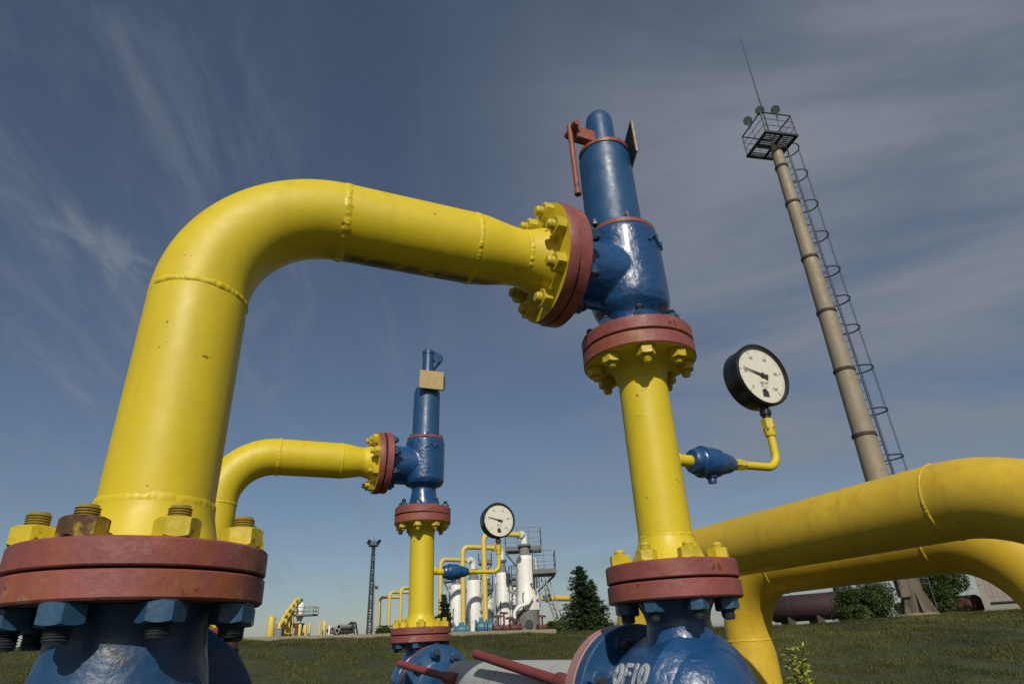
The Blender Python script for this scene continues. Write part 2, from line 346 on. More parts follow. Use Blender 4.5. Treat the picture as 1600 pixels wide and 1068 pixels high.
def grid(xs, ys, dz=0):
    Xg, Yg = np.meshgrid(xs, ys); Zg = gz(Xg, Yg)+dz; nx, ny = len(xs), len(ys)
    v = np.stack([Xg.ravel(), Yg.ravel(), Zg.ravel()], 1); i = np.arange(nx*ny).reshape(ny, nx)
    f = np.stack([i[:-1, :-1].ravel(), i[:-1, 1:].ravel(), i[1:, 1:].ravel(), i[1:, :-1].ravel()], 1); return v.tolist(), f.tolist()
xs = np.concatenate([[-3000, -900, -300, -120, -70, -45], np.arange(-30, 36, .75), [45, 70, 120, 300, 900, 3000]])
ys = np.concatenate([[-1500, -200, -40, -10, -3], np.arange(0, 22, .5), np.arange(22, 90, 3), [110, 160, 300, 900, 3000]])
v, f = grid(xs, ys); tag(MB().add(v, f).build('ground', 'ground', sharp=180), kind='structure')
# pale kerb along the top of the bank
kx = np.linspace(-9.6, .78, 60); V = []; Fa = []
for i, x_ in enumerate(kx):
    z0 = g1(x_, YL+.05)
    for dy, dz in ((0, -.3), (0, .12), (.22, .125), (.22, -.3)): V.append((x_, YL+dy+.02, z0+dz))
for i in range(len(kx)-1):
    for k in range(3): Fa.append((i*4+k, (i+1)*4+k, (i+1)*4+k+1, i*4+k+1))
Fa += [(0, 1, 2, 3), tuple(reversed(range(len(V)-4, len(V))))]
tag(MB().add(V, Fa).build('kerb', 'concrete'), kind='structure')
# grass on the bank: one object
def blades(name, n, xr, yr, hr, wd, mt, label, dens=None):
    x_ = rng.uniform(*xr, n); y_ = rng.uniform(*yr, n)
    keep = np.abs(x_) < y_*1.05+1; x_, y_ = x_[keep], y_[keep]
    cl = np.sin(x_*1.7+np.sin(y_*1.3)*2)*np.sin(y_*2.1+np.sin(x_*.9)*2)+.6*np.sin(x_*5.1+y_*3.3)
    keep = rng.uniform(0, 1, len(x_)) < .62+.38*cl; x_, y_, cl = x_[keep], y_[keep], cl[keep]
    n = len(x_); z_ = gz(x_, y_)-.01; h = rng.uniform(*hr, n)*(1+.3*cl); a = rng.uniform(0, 2*PI, n); lean = rng.uniform(.1, .8, n)*h; la = rng.uniform(0, 2*PI, n)
    dx, dy = np.cos(a)*wd, np.sin(a)*wd; mx_, my_ = np.cos(la)*lean, np.sin(la)*lean
    P = np.zeros((n, 5, 3)); P[:, 0] = np.stack([x_-dx, y_-dy, z_], 1); P[:, 1] = np.stack([x_+dx, y_+dy, z_], 1)
    P[:, 2] = np.stack([x_+dx*.8+mx_*.35, y_+dy*.8+my_*.35, z_+h*.6], 1); P[:, 3] = np.stack([x_-dx*.8+mx_*.35, y_-dy*.8+my_*.35, z_+h*.6], 1)
    P[:, 4] = np.stack([x_+mx_, y_+my_, z_+h], 1)
    me = bpy.data.meshes.new(name); base = np.arange(n)*5
    me.vertices.add(n*5); me.vertices.foreach_set('co', P.ravel())
    loops = np.stack([base, base+1, base+2, base+3, base+3, base+2, base+4], 1).ravel(); me.loops.add(len(loops)); me.loops.foreach_set('vertex_index', loops)
    st = np.stack([np.arange(n)*7, np.arange(n)*7+4], 1).ravel(); me.polygons.add(2*n); me.polygons.foreach_set('loop_start', st)
    me.polygons.foreach_set('loop_total', np.tile([4, 3], n)); me.update(calc_edges=True); me.validate()
    at_ = me.attributes.new('tone', 'FLOAT', 'POINT'); at_.data.foreach_set('value', np.repeat(np.clip(rng.uniform(0, 1, n)**1.5+.2*cl, 0, 1), 5))
    me.materials.append(M[mt]); o = bpy.data.objects.new(name, me); COL.objects.link(o)
    return tag(o, label, 'grass', kind='stuff')
blades('grass', 480000, (-14, 20), (8.5, 17.9), (.02, .075), .0045, 'drygrass', 'rough olive and dry brown grass covering the bank')
blades('grass', 45000, (-16, 26), (18.25, 30), (.04, .12), .007, 'drygrass', 'short grass on the flat ground above the bank')

# ------------------------------------------------------------------ elbow pipe, relief valve, riser, ball valve, gauge
C1 = Vector((-.562, .958, 0)); V1 = Vector((.302, 1.355, 0)); V2 = Vector((-.469, 3.01, 0)); C2 = V2 - A2*.905
H = .82 + E
JO = .215                                  # outlet joint, metres from the relief valve's axis
NUT_B, STUD_B = (.051, .027), (.031, .020)
NUT_S, STUD_S = (.037, .021), (.022, .013)

def elbow_pipe(C, L_, zt, zb, Rb, label, rusty, phase):
    """zt/zb: top and bottom of the base flange pair; the joint is midway"""
    zj = (zt+zb)/2
    t_ = thing('elbow_pipe', (C.x, C.y, zj), AZ, label, 'pipe', 'arched yellow relief pipes')
    h = H-zj; r = .0815; xf = L_-JO-.036
    pts, rad = [], []
    z0 = zt-zj+.06
    for k in range(8): pts.append(Vector((0, 0, z0+(h-Rb-z0)*k/8))); rad.append(r)
    pts += arc((Rb, 0, h-Rb), Rb, PI, PI/2, 30, X1, Z1); rad += [r]*31
    xw = L_*.553; xn = xw+.115
    pts += [Vector((Rb+(xw-Rb)*k/6, 0, h)) for k in range(1, 7)]; rad += [r]*6
    for k in range(1, 13):
        u = k/12; s_ = u*u*(3-2*u); pts.append(Vector((xw+(xn-xw)*u, 0, h))); rad.append(r-(r-.068)*s_)
    pts.append(Vector((xf-.045, 0, h))); rad.append(.067)
    MB().tube(pts, rad, 96).build('pipe', 'grimy' if L_ > .92 else 'yellow', t_, sharp=60)
    for i, (o_, d_, rr) in enumerate((((0, 0, h-Rb), Z1, r), ((Rb, 0, h), X1, r), ((xw, 0, h), X1, r), ((xn+.012, 0, h), X1, .0675), ((0, 0, zt-zj+.066), Z1, r+.001))):
        bead(MB(), fr(o_, d_), rr, w=.013, h=.0034 if i != 4 else .0026, seed=i+int(L_*100), big=1.3 if i in (1, 4) else 1).build('weld_seam', 'yellow', t_, sharp=80)
    MB().revolve([(.17-.02, .002, 1), (.168, .002, 1), (.17, .004, 1), (.17, zt-zj-.003, 1), (.1675, zt-zj, 0), (.101, zt-zj, 0), (.096, zt-zj+.006, 0), (.085, zt-zj+.05, 0), (.084, zt-zj+.062, 0)], seg=128).build('base_flange', ['yellow', 'pink'], t_)
    MB().revolve([(.158, -.004), (.158, .004)], seg=160, wob=lambda k, a: .004*math.sin(5*a+1)*math.sin(17*a)+.0025*math.sin(41*a+k)).build('gasket', 'gasket', t_)
    F = fr((L_-JO, 0, h), -X1, Z1)
    MB().revolve([(.13, .002, 1), (.144, .002, 1), (.146, .004, 1), (.146, .027, 1), (.144, .030, 0), (.088, .030, 0), (.082, .04, 0), (.072, .07, 0), (.0685, .084, 0)], F, seg=128).build('outlet_flange', ['yellow', 'pink'], t_)
    nuts(t_, Matrix.Translation((0, 0, zt-zj)), .143, 8, R(phase), *NUT_B, *STUD_B, 'yellow_nut', 'thread', rusty)
    nuts(t_, F @ Matrix.Translation((0, 0, .030)), .117, 8, R(12), .042, .024, .025, .016, 'yellow_nut', 'yellow_nut')
    return t_
elbow_pipe(C1, .951, .149+E, .073+E, .238, 'large yellow pipe arching up from the flange at the lower left corner, nearest the camera', {5: 'rust'}, 18)
elbow_pipe(C2, .905, .113+E, .040+E, .225, 'smaller yellow arched pipe behind the large one, feeding the farther blue valve', None, 10)

def relief_valve(V, zt, zb, kind, label):
    zj = (zt+zb)/2
    t_ = thing('relief_valve', (V.x, V.y, zj), AZ, label, 'valve', 'blue relief valves')
    h = H-zj; tf = zt-zj
    # inlet flange
    MB().revolve([(.10, .002, 1), (.1305, .002, 1), (.1325, .004, 1), (.1325, tf-.003, 1), (.130, tf, 0), (.086, tf, 0), (.08, tf+.004, 0)], seg=96).build('inlet_flange', ['blue_cast', 'pink'], t_)
    MB().revolve([(.121, -.003), (.121, .003)], seg=64).build('gasket', 'gasket', t_)
    F = fr((-JO, 0, h), X1, Z1)
    MB().revolve([(.13, .002, 1), (.144, .002, 1), (.146, .004, 1), (.146, .029, 1), (.143, .032, 0), (.095, .034, 0), (.09, .04, 0)], F, seg=128).build('outlet_flange', ['blue_cast', 'pink'], t_)
    MB().revolve([(.136, -.003), (.136, .003)], F, seg=64).build('gasket', 'gasket', t_)
    b = MB()
    zt_ = .945+E-zj
    if kind == 1: prof = [(.082, tf+.002), (.074, tf+.012), (.07, tf+.03), (.073, tf+.048), (.082, tf+.058), (.092, tf+.072), (.0965, tf+.092), (.097, tf+.12), (.096, zt_-.012), (.094, zt_-.004), (.088, zt_)]
    else: prof = [(.084, tf+.002), (.072, tf+.015), (.062, tf+.06), (.058, tf+.09), (.062, tf+.10), (.088, tf+.112), (.098, tf+.13), (.098, tf+.18), (.096, zt_-.012), (.094, zt_-.004), (.088, zt_)]
    def wob(k, a): return .0009*math.sin(3*a+k)+.0006*math.sin(8*a+2*k)
    b.revolve(prof, seg=96, wob=wob)
    b.revolve([(.096, -JO+.034), (.090, -JO+.045), (.084, -JO+.07), (.084, -.07), (.088, 0)], fr((0, 0, h), X1, Z1), seg=64, wob=wob)
    b.box((-.09, 0, h-.075), (.14, .016, .05))
    bo = b.build('body', 'blue_cast', t_, sharp=50)
    blend(bo, .0035, 7)
    # cast zigzag mark on the side of the body towards the sun
    zz = MB(); pts = []
    for (u, w) in ((-.62, .028), (-.40, .052), (-.18, .026), (.02, .05), (.1, .03)):
        an = -PI/2+ (u+.75 if kind == 1 else u+.4)*1.0; pts.append(Vector((.0985*math.cos(an), .0985*math.sin(an), zt_-.085+w)))
    zz.tube(pts, .0035, 8); zz.build('cast_mark', 'blue_nut', bo)
    # bonnet
    MB().revolve([(.075, zt_, 0), (.090, zt_+.0005, 0), (.0905, zt_+.011, 0), (.088, zt_+.013, 0), (.08, zt_+.0132, 0)], seg=80).build('bonnet_flange', 'pink', t_)
    br = .0735 if kind == 1 else .068
    n0 = set(t_.children)
    zc = (1.235 if kind == 1 else 1.225)+E-zj
    MB().revolve([(br+.008, zt_+.012), (br+.002, zt_+.018), (br, zt_+.03), (br-.001, zc-.02), (br-.006, zc-.016), (br-.007, zc)], seg=80).build('bonnet', 'blue', t_)
    nuts(t_, Matrix.Translation((0, 0, zt_+.013)), .084, 6, R(20), .014, .008, .009, .006, 'blue_nut', 'thread')
    zk = (1.40 if kind == 1 else 1.455)+E-zj
    if kind == 1:
        MB().revolve([(br-.004, zc, 0), (br-.003, zc+.010, 0), (.04, zc+.012, 0)], seg=64).build('collar', 'pink', t_)
        MB().revolve([(.039, zc+.008), (.039, zk-.035), (.036, zk-.02), (.028, zk-.008), (.015, zk-.001), (0, zk)], seg=48).build('cap', 'blue', t_)
        lv = MB(); lv.box((-.066, -.012, zc+.045), (.058, .026, .038)); lv.revolve([(.010, -.03), (.010, .03)], fr((-.103, -.012, zc+.06), Y1), 20); lv.tube([(-.072, -.012, zc+.05), (-.107, -.012, zc+.068)], .013, 16)
        lo = lv.build('lever_bracket', 'pink', t_)
        lr = MB(); lr.tube([(-.111, -.012, zc+.07), (-.107, -.010, zc-.165)], .0075, 20); lr.revolve([(.0095, 0), (.0095, .016)], fr((-.107, -.010, zc-.171), Z1), 20); lr.build('lever', 'pink', t_)
        # thin flat plate on the far right side, seen from behind
        pf = fr((.056, -.050, zc+.0), (.93, -.36, .0), Z1)
        pl = MB(); s_ = .5
        pl.box((0, 0, 0), (.108, .115, .004), pf, 0); pl.box((0, 0, -.0042), (.107, .119, .002), pf, 1); pl.build('name_plate', ['plate', 'plate_back'], t_)
        MB().box((.05, -.03, zc-.01), (.03, .02, .008)).build('plate_bracket', 'dark_steel', t_)
    else:
        MB().revolve([(.034, zc-.004), (.031, zc+.01), (.030, zk-.03), (.033, zk-.028), (.033, zk-.012), (.024, zk-.008), (.022, zk), (0, zk+.002)], seg=40).build('cap', 'blue', t_)
        hk = MB(); hk.revolve([(0, -.016), (.026, -.016), (.032, -.010), (.032, .010), (.026, .016), (0, .016)], fr((.046, -.004, zk-.045), Y1), 32)
        hk.tube([(.018, 0, zk-.012), (.044, -.003, zk-.022)], .013, 16); hk.tube([(.050, -.004, zk-.062), (.024, 0, zk-.115)], [.020, .010], 16); hk.build('lifting_lever', 'blue', t_)
        pf = fr((-.004, -.088, 1.245+E-zj), (-.05, -1, -.0), X1)
        pl = MB(); pl.box((0, 0, 0), (.125, .098, .012), pf, 0); pl.build('name_plate', ['plate', 'plate_back'], t_)
        MB().box((.02, -.072, 1.24+E-zj), (.10, .028, .07)).build('plate_bracket', 'plate_back', t_)
    if kind == 1:
        for ch in set(t_.children)-n0: ch.location.x -= .0125; ch.location.y += .0055
    else: t_.rotation_euler = (R(.3), R(1.0), AZ)
    # blue nuts above the inlet flange and behind the outlet flange
    nuts(t_, Matrix.Translation((0, 0, tf)), .108, 8, R(18), .030, .018, .020, .012, 'blue_nut', 'thread_blue')
    nuts(t_, F @ Matrix.Translation((0, 0, .032)), .117, 8, R(168), .036, .02, .023, .012, 'blue_nut', 'thread_blue')
    return t_
relief_valve(V1, .655+E, .585+E, 1, 'big blue relief valve with a red side lever, joined to the large near pipe')
relief_valve(V2, .610+E, .535+E, 2, 'small distant blue relief valve carrying a yellowish rectangular plate')

def riser(V, top, bot, rt_, label):
    """top = underside and joint of the upper pair; bot = joint and top of the lower pair"""
    (ub, uj), (lj, lt) = top, bot
    t_ = thing('riser_pipe', (V.x, V.y, lj), AZ, label, 'pipe', 'straight yellow riser pipes')
    r = .056; a = lt-lj; b = ub-lj; c_ = uj-lj
    MB().tube([(0, 0, a+.045), (0, 0, (a+b)/2), (0, 0, b-.03)], r, 80).build('pipe', 'yellow', t_, sharp=60)
    MB().revolve([(.10, .002, 1), (.1305, .002, 1), (.1325, .004, 1), (.1325, a-.003, 1), (.130, a, 0), (.080, a, 0), (.075, a+.005, 0), (.0585, a+.045, 0), (.057, a+.052, 0)], seg=112).build('lower_flange', ['yellow', 'pink'], t_)
    MB().revolve([(.057, b-.04, 0), (.062, b-.022, 0), (.074, b-.004, 0), (.080, b, 0), (.130, b, 1), (.1325, b+.003, 1), (.1325, c_-.004, 1), (.1305, c_-.002, 1)], seg=112).build('upper_flange', ['yellow', 'pink'], t_)
    MB().revolve([(.121, -.003), (.121, .003)], seg=64).build('gasket', 'gasket', t_)
    bead(MB(), fr((0, 0, a+.054), Z1), r, w=.010, h=.0024, seed=21).build('weld_seam', 'yellow', t_, sharp=80)
    bead(MB(), fr((0, 0, b-.042), Z1), r, w=.010, h=.003, seed=22).build('weld_seam', 'yellow', t_, sharp=80)
    nuts(t_, Matrix.Translation((0, 0, a)), .105, 8, R(30), *NUT_S, *STUD_S, 'yellow_nut', 'yellow_nut')
    nuts(t_, fr((0, 0, b), -Z1, X1), .105, 8, R(-18), *NUT_S, *STUD_S, 'yellow_nut', 'yellow_nut')
    # threaded boss for the gauge line
    MB().revolve([(.017, .05), (.017, .066), (.014, .07)], fr((0, 0, .36+E-lj if V is V1 else .33+E-lj), X1), 24).build('gauge_boss', 'yellow', t_)
    return t_
riser(V1, (.585+E, .62+E), (.10+E, .135+E), 0, 'straight yellow riser under the big near blue relief valve')
riser(V2, (.535+E, .5725+E), (.062+E, .092+E), 0, 'straight yellow riser under the small distant blue relief valve')

def sphere_text(txt, size, Rr, lon0, lat0, parent, mt, depth=.004, spread=1.0):
    cu = bpy.data.curves.new('letters', 'FONT'); cu.body = txt; cu.size = size; cu.align_x = 'CENTER'; cu.align_y = 'CENTER'; cu.resolution_u = 3; cu.space_character = 1.25
    o = bpy.data.objects.new('tmp', cu); COL.objects.link(o); bpy.context.view_layer.update()
    me = bpy.data.meshes.new_from_object(o.evaluated_get(bpy.context.evaluated_depsgraph_get())); bpy.data.objects.remove(o)
    return me
def text_mesh(txt, size, depth=0, space=1.0):
    cu = bpy.data.curves.new('letters', 'FONT'); cu.body = txt; cu.size = size; cu.align_x = 'CENTER'; cu.align_y = 'CENTER'; cu.resolution_u = 4; cu.extrude = depth; cu.space_character = space; cu.offset = size*.02
    o = bpy.data.objects.new('tmp', cu); COL.objects.link(o); bpy.context.view_layer.update()
    me = bpy.data.meshes.new_from_object(o.evaluated_get(bpy.context.evaluated_depsgraph_get())); bpy.data.objects.remove(o)
    return me

def ball_valve(V, zt, zb, hc, rb, rdisc, rflange, side, Ld, label, phase, nutsz, studsz, rbolt, letters=None, group='blue ball valves under the yellow pipes'):
    """blue valve whose upper flange is the lower half of the pair zt..zb; side = +1/-1: its side flange along the row"""
    zj = (zt+zb)/2; t_ = thing('ball_valve', (V.x, V.y, 0), AZ, label, 'valve', group)
    d = zj-zb
    MB().revolve([(rflange*.62, zb, 1), (rflange-.003, zb, 1), (rflange, zb+.003, 1), (rflange, zj-.004, 1), (rflange-.002, zj-.002, 1), (rflange*.7, zj-.002, 1)], seg=112).build('top_flange', ['blue', 'pink'], t_)
    b = MB(); k = rb/.125
    prof = []
    for i in range(1, 24):                # ball with a neck
        a = -PI/2 + (PI*.80)*i/23; prof.append((rb*math.cos(a), hc+rb*math.sin(a)))
    rn = rflange*(.5 if rflange < .15 else .60)
    if rflange > .15: prof = [q for q in prof if q[1] < hc+rb*.62]; prof += [(rn*1.06, hc+rb*.80), (rn*1.0, hc+rb*1.0), (rn*.97, zb-.03), (rn*1.12, zb-.001)]
    else: prof += [(rn*1.02, hc+rb*.90), (rn*.94, (hc+rb*.9+zb)/2), (rn*1.0, zb-.02), (rn*1.16, zb-.001)]
    b.revolve([(0.0, hc-rb)]+prof, seg=96)
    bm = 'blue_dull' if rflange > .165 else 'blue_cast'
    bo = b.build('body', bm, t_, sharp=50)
    F = fr((0, 0, hc), Y1*side, Z1)
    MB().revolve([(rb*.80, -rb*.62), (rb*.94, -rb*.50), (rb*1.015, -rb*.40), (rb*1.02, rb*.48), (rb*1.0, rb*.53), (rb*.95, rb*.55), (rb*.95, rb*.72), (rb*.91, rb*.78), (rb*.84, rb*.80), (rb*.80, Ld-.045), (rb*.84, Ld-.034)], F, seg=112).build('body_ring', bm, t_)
    MB().revolve([(rb*.8, Ld-.034, 0), (rdisc-.003, Ld-.034, 0), (rdisc, Ld-.031, 1 if side < 0 else 0), (rdisc, Ld-.004, 1 if side < 0 else 0), (rdisc-.003, Ld-.001, 0)], F, seg=112).build('side_flange', ['blue', 'pink'], t_)
    if side > 0: nuts(t_, fr((0, 0, hc), -Y1, Z1) @ Matrix.Translation((0, 0, -Ld+.034)), rdisc*.80, 8, R(22), .036, .02, .022, .012, 'blue', 'thread_blue')
    nuts(t_, fr((0, 0, zb), -Z1, X1), rbolt, 8, R(-phase), *nutsz, *studsz, 'blue_nut', 'thread_blue')
    # support pipe down to the ground and a footing
    MB().revolve([(rb*.5, hc-rb*.9), (rb*.5, .06), (rb*.9, .06), (rb*.9, .04)], seg=48).build('support', 'blue', t_)
    MB().box((0, 0, .02), (.5, .5, .08)).build('footing', 'concrete', t_)
    if letters:
        me = text_mesh(letters, .058, .0022, 1.0)
        n = len(me.vertices); co = np.zeros(n*3); me.vertices.foreach_get('co', co); co = co.reshape(-1, 3)
        # wrap onto the body ring: x runs along the flow (row) axis, y around it
        for i in range(n):
            u, w, q = co[i]; an = R(LAT)-(w)/(rb*1.02); rr = rb*1.02+.0008+q
            yy = LY - u*LDIR
            co[i] = (rr*math.sin(an)*-1, yy, hc+rr*math.cos(an))
        me.vertices.foreach_set('co', co.ravel()); me.update(); me.materials.clear(); me.materials.append(M['letter'])
        o = bpy.data.objects.new('raised_letters', me); COL.objects.link(o); o.parent = bo
    return t_
LAT, LY, LDIR = 63, .014, 1.0
V1b = V1; HC = -.12+E
ball_valve(V1, .135+E, .065+E, HC, .128, .152, .1325, 1, .19, 'blue ball valve with raised letters under the near riser', 30, NUT_S, STUD_S, .105, '0F10')
ball_valve(V2, .092+E, .032+E, HC, .115, .14, .1325, -1, .25, 'blue ball valve under the far riser, its round side flange facing the camera', 20, NUT_S, STUD_S, .105)
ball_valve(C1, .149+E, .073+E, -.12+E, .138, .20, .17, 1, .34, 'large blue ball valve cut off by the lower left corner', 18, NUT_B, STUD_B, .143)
ball_valve(C2, .113+E, .040+E, -.14+E, .14, .17, .165, -1, .26, 'blue ball valve glimpsed behind the lower left flange', 10, NUT_B, STUD_B, .143)

def link_pipe(O, O2, La, Lb, hc, r, rd, label, hc2=None, rd2=None):
    """pale pipe along the row between two side flanges"""
    t_ = thing('link_pipe', (O.x, O.y, hc), AZ, label, 'pipe', 'pale link pipes near the ground')
    Lt = (O2-O).dot(B2)-Lb
    off = (O2-O).dot(A2)
    zz = (hc2 or hc)-hc
    p0 = Vector((0, La+.05, 0)); p1 = Vector((off, Lt-.31, zz)); pe = Vector((off, Lt-.03, zz))
    MB().tube([p0, p0.lerp(p1, .5), p1, p1+Vector((0, .012, 0)), p1+Vector((0, .016, 0))], [r, r, r, r*.95, r*.6], 64).build('pipe', 'white_pipe', t_, sharp=60)
    MB().tube([p1, pe], r*.55, 40).build('spigot', 'blue', t_, sharp=60)
    MB().revolve([(rd*.8, .001, 0), (rd-.002, .001, 0), (rd, .003, 0), (rd, .038, 0), (rd-.003, .041, 1), (r+.03, .041, 1), (r+.022, .05, 1), (r+.004, .075, 1), (r, .08, 1)], fr((0, La, 0), Y1, Z1), seg=112).build('flange', ['pale_pink', 'white_pipe'], t_)
    rd2 = rd2 or rd; F = fr((off, Lt, zz), -Y1, Z1)
    MB().revolve([(rd2*.8, .001), (rd2-.002, .001), (rd2, .003), (rd2, .026), (rd2-.004, .030), (r*1.0, .030), (r*.85, .036), (r*.6, .07), (r*.55, .075)], F, seg=112).build('flange', 'blue', t_)
    nuts(t_, F @ Matrix.Translation((0, 0, .030)), rd2*.79, 8, R(10), .036, .02, .022, .012, 'blue', 'thread_blue')
    nuts(t_, fr((0, La+.041, 0), Y1, Z1), rd*.79, 8, R(22), .036, .02, .022, .018, 'white_pipe', 'thread_blue')
    return t_
link_pipe(V1, V2, .19, .25, HC, .082, .152, 'pale grey pipe joining the near and far blue ball valves at the bottom', None, .14)
link_pipe(C1, C2, .34, .26, -.12+E, .085, .20, 'pale grey pipe low behind the lower left ball valve', -.14+E, .17)

def lever(p0, p1, label, O):
    t_ = thing('valve_handle', p0, 0, label, 'handle', 'faded red handle pipes of the ball valves')
    d = (p1-p0); u = d.normalized()
    MB().revolve([(.011, 0), (.0128, .0), (.0128, d.length-.001), (.0120, d.length), (.010, d.length), (.010, d.length-.05), (0, d.length-.05)], fr((0, 0, 0), u), 32).build('bar', 'lever', t_)
    MB().revolve([(.02, -.035), (.02, .03), (.016, .036)], fr((0, 0, 0), u), 24).build('socket', 'lever', t_)
    q = O-p0; MB().tube([(0, 0, 0), (0, 0, q.z*.6), tuple(q)], [.014, .016, .018], 16).build('stem', 'blue_nut', t_)
lever(at(884, 1067, 1.62), at(743, 1021, 2.12), 'longer faded red handle bar in front of the pale grey pipe', V1+Vector((-.05, .0, HC)))
lever(at(706, 1059, 2.36), at(624, 1036, 2.66), 'shorter faded red handle bar crossing the far round blue flange', V2+Vector((.06, -.05, HC-.06)))

def gauge(V, h, xo, hg, label, label2, far=False):
    # --- impulse line with its needle valve
    g = thing('gauge_line', (V.x, V.y, h), AZ, label2, 'pipe', 'small yellow gauge lines')
    rb_ = .035; r = .0095
    MB().tube([(.05, 0, 0), (.105, 0, 0)], .0135, 24).build('inlet_nipple', 'yellow', g)
    F = fr((0, 0, 0), X1)
    vb = MB(); vb.revolve([(.016, .083), (.026, .085), (.030, .092), (.030, .104), (.034, .108), (.0355, .125), (.0345, .150), (.033, .158), (.027, .164), (.026, .176), (.021, .196), (.015, .206), (.012, .214)], F, 12 if not far else 12)
    vb.revolve([(.0365, .110), (.0365, .116)], F, 32)
    vb.revolve([(.014, .02), (.014, .036), (.010, .038), (.010, .048)], fr((.135, 0, -.0), -Z1, X1), 20)
    for q_ in range(len(vb.v)): vb.v[q_] = (vb.v[q_][0]+.018, vb.v[q_][1], vb.v[q_][2])
    vb.build('needle_valve', 'blue_cast', g, sharp=40)
    put('nut', nut_mesh(.026, .02, 'yellow_nut'), g, fr((.226, 0, 0), X1))
    put('nut', nut_mesh(.022, .012, 'yellow_nut'), g, fr((.248, 0, 0), X1))
    pts = [Vector((.22, 0, 0)), Vector((xo-rb_, 0, 0))] + arc((xo-rb_, 0, rb_), rb_, -PI/2, 0, 12, X1, Z1)[1:] + [Vector((xo, 0, hg-h-.155))]
    MB().tube(pts, r, 24).build('tube', 'yellow', g, sharp=60)
    MB().revolve([(.012, hg-h-.160), (.0135, hg-h-.155), (.0135, hg-h-.14)], fr((xo, 0, 0), Z1), 24).build('collar', 'yellow', g)
    put('union_nut', nut_mesh(.028, .026, 'yellow_nut'), g, Matrix.Translation((xo, 0, hg-h-.141)))
    put('lock_nut', nut_mesh(.026, .006, 'rust'), g, Matrix.Translation((xo, 0, hg-h-.148)))
    # --- gauge
    p = Vector((V.x, V.y, hg)) + A2*xo
    G = thing('pressure_gauge', p, AZ, label, 'gauge', 'round white faced pressure gauges')
    F = fr((0, .022, 0), -Y1, X1)          # local x = right, y = up when looking at the dial, z towards the viewer
    F = Matrix((X1, Z1, -Y1)).transposed().to_4x4(); F.translation = (0, .022, 0)
    ro = .0835
    MB().revolve([(ro-.012, -.014), (ro-.003, -.012), (ro-.001, -.008), (ro-.001, .028), (ro+.0015, .030), (ro+.002, .044), (ro-.001, .0475), (ro-.004, .047), (ro-.006, .042), (ro-.0065, .037)], F, seg=96, close=False).build('case', 'black', G)
    MB().revolve([(0, -.013), (ro-.011, -.013)], F, seg=64, close=False).build('back_plate', 'black', G)
    MB().revolve([(0, .0375), (ro-.0055, .0375)], F, seg=96, close=False).build('dial', 'dial', G)
    MB().revolve([(0, .0445), (ro-.0055, .0445)], F, seg=64, close=False).build('glass', 'glass', G)
    pr = MB()
    for i in range(51):
        a = R(225-270*i/50); L0 = .070 if i % 10 else .062
        if i % 5 == 0 and i % 10: L0 = .066
        c_, s_ = math.cos(a), math.sin(a); w = .0005 if i % 10 else .0011
        for q in (0,):
            P = [F @ Vector((L0*c_-w*s_*k, L0*s_+w*c_*k, .0381)) for k in (-1, 1)] + [F @ Vector((.0735*c_-w*s_*k, .0735*s_+w*c_*k, .0381)) for k in (1, -1)]
            pr.add(P, [(0, 1, 2, 3)])
    def txt(s_, size, x, y):
        me = text_mesh(s_, size); pr.add([F @ Vector((v_.co.x+x, v_.co.y+y, .0383)) for v_ in me.vertices], [tuple(q.vertices) for q in me.polygons])
    for i in range(6):
        a = R(225-270*i/5); txt(str(i*20), .0125, .051*math.cos(a), .051*math.sin(a))
    txt('kgf/cm²', .010, .004, -.021); txt('MO - 1,5', .006, .002, -.031)
    pr.build('dial_marking', 'ink_pale', G, smooth=False)
    MB().add([F @ Vector(q) for q in ((-.009, -.042, .0385), (.003, -.036, .0385), (.011, -.046, .0385), (.011, -.060, .0385), (-.009, -.060, .0385))], [(4, 3, 2, 1, 0)]).build('dial_emblem', 'ink', G, smooth=False)
    a = R(165); c_, s_ = math.cos(a), math.sin(a); K = F @ Matrix(((c_, -s_, 0, 0), (s_, c_, 0, 0), (0, 0, 1, .0405), (0, 0, 0, 1)))
    nd = MB(); nd.add([K @ Vector(q) for q in ((.060, -.0006, 0), (.060, .0006, 0), (0, .0028, 0), (-.020, .0075, 0), (-.020, -.0075, 0), (0, -.0028, 0),
                                             (.060, -.0006, .001), (.060, .0006, .001), (0, .0028, .001), (-.020, .0075, .001), (-.020, -.0075, .001), (0, -.0028, .001))],
                     [(5, 4, 3, 2, 1, 0), (6, 7, 8, 9, 10, 11)] + [(i, (i+1) % 6, (i+1) % 6+6, i+6) for i in range(6)])
    nd.revolve([(.0055, -.004), (.0055, .003), (.004, .004)], K, 20); nd.build('needle', 'ink', G, smooth=False)
    MB().revolve([(.0105, -.120), (.0105, -.106), (.014, -.104), (.014, -.092), (.0105, -.090), (.0105, -.078)], fr((0, .0, 0), Z1), 24).build('stem', 'rust' if far else 'black', G)
    return G
gauge(V1, .36+E, .365, .60+E, 'larger looking pressure gauge on the right, its black case turned from view', 'bent yellow gauge tube with blue needle valve beside the near riser')
gauge(V2, .325+E, .385, .565+E, 'far pressure gauge seen in front of the white columns', 'bent yellow gauge tube with blue needle valve beside the far riser', True)

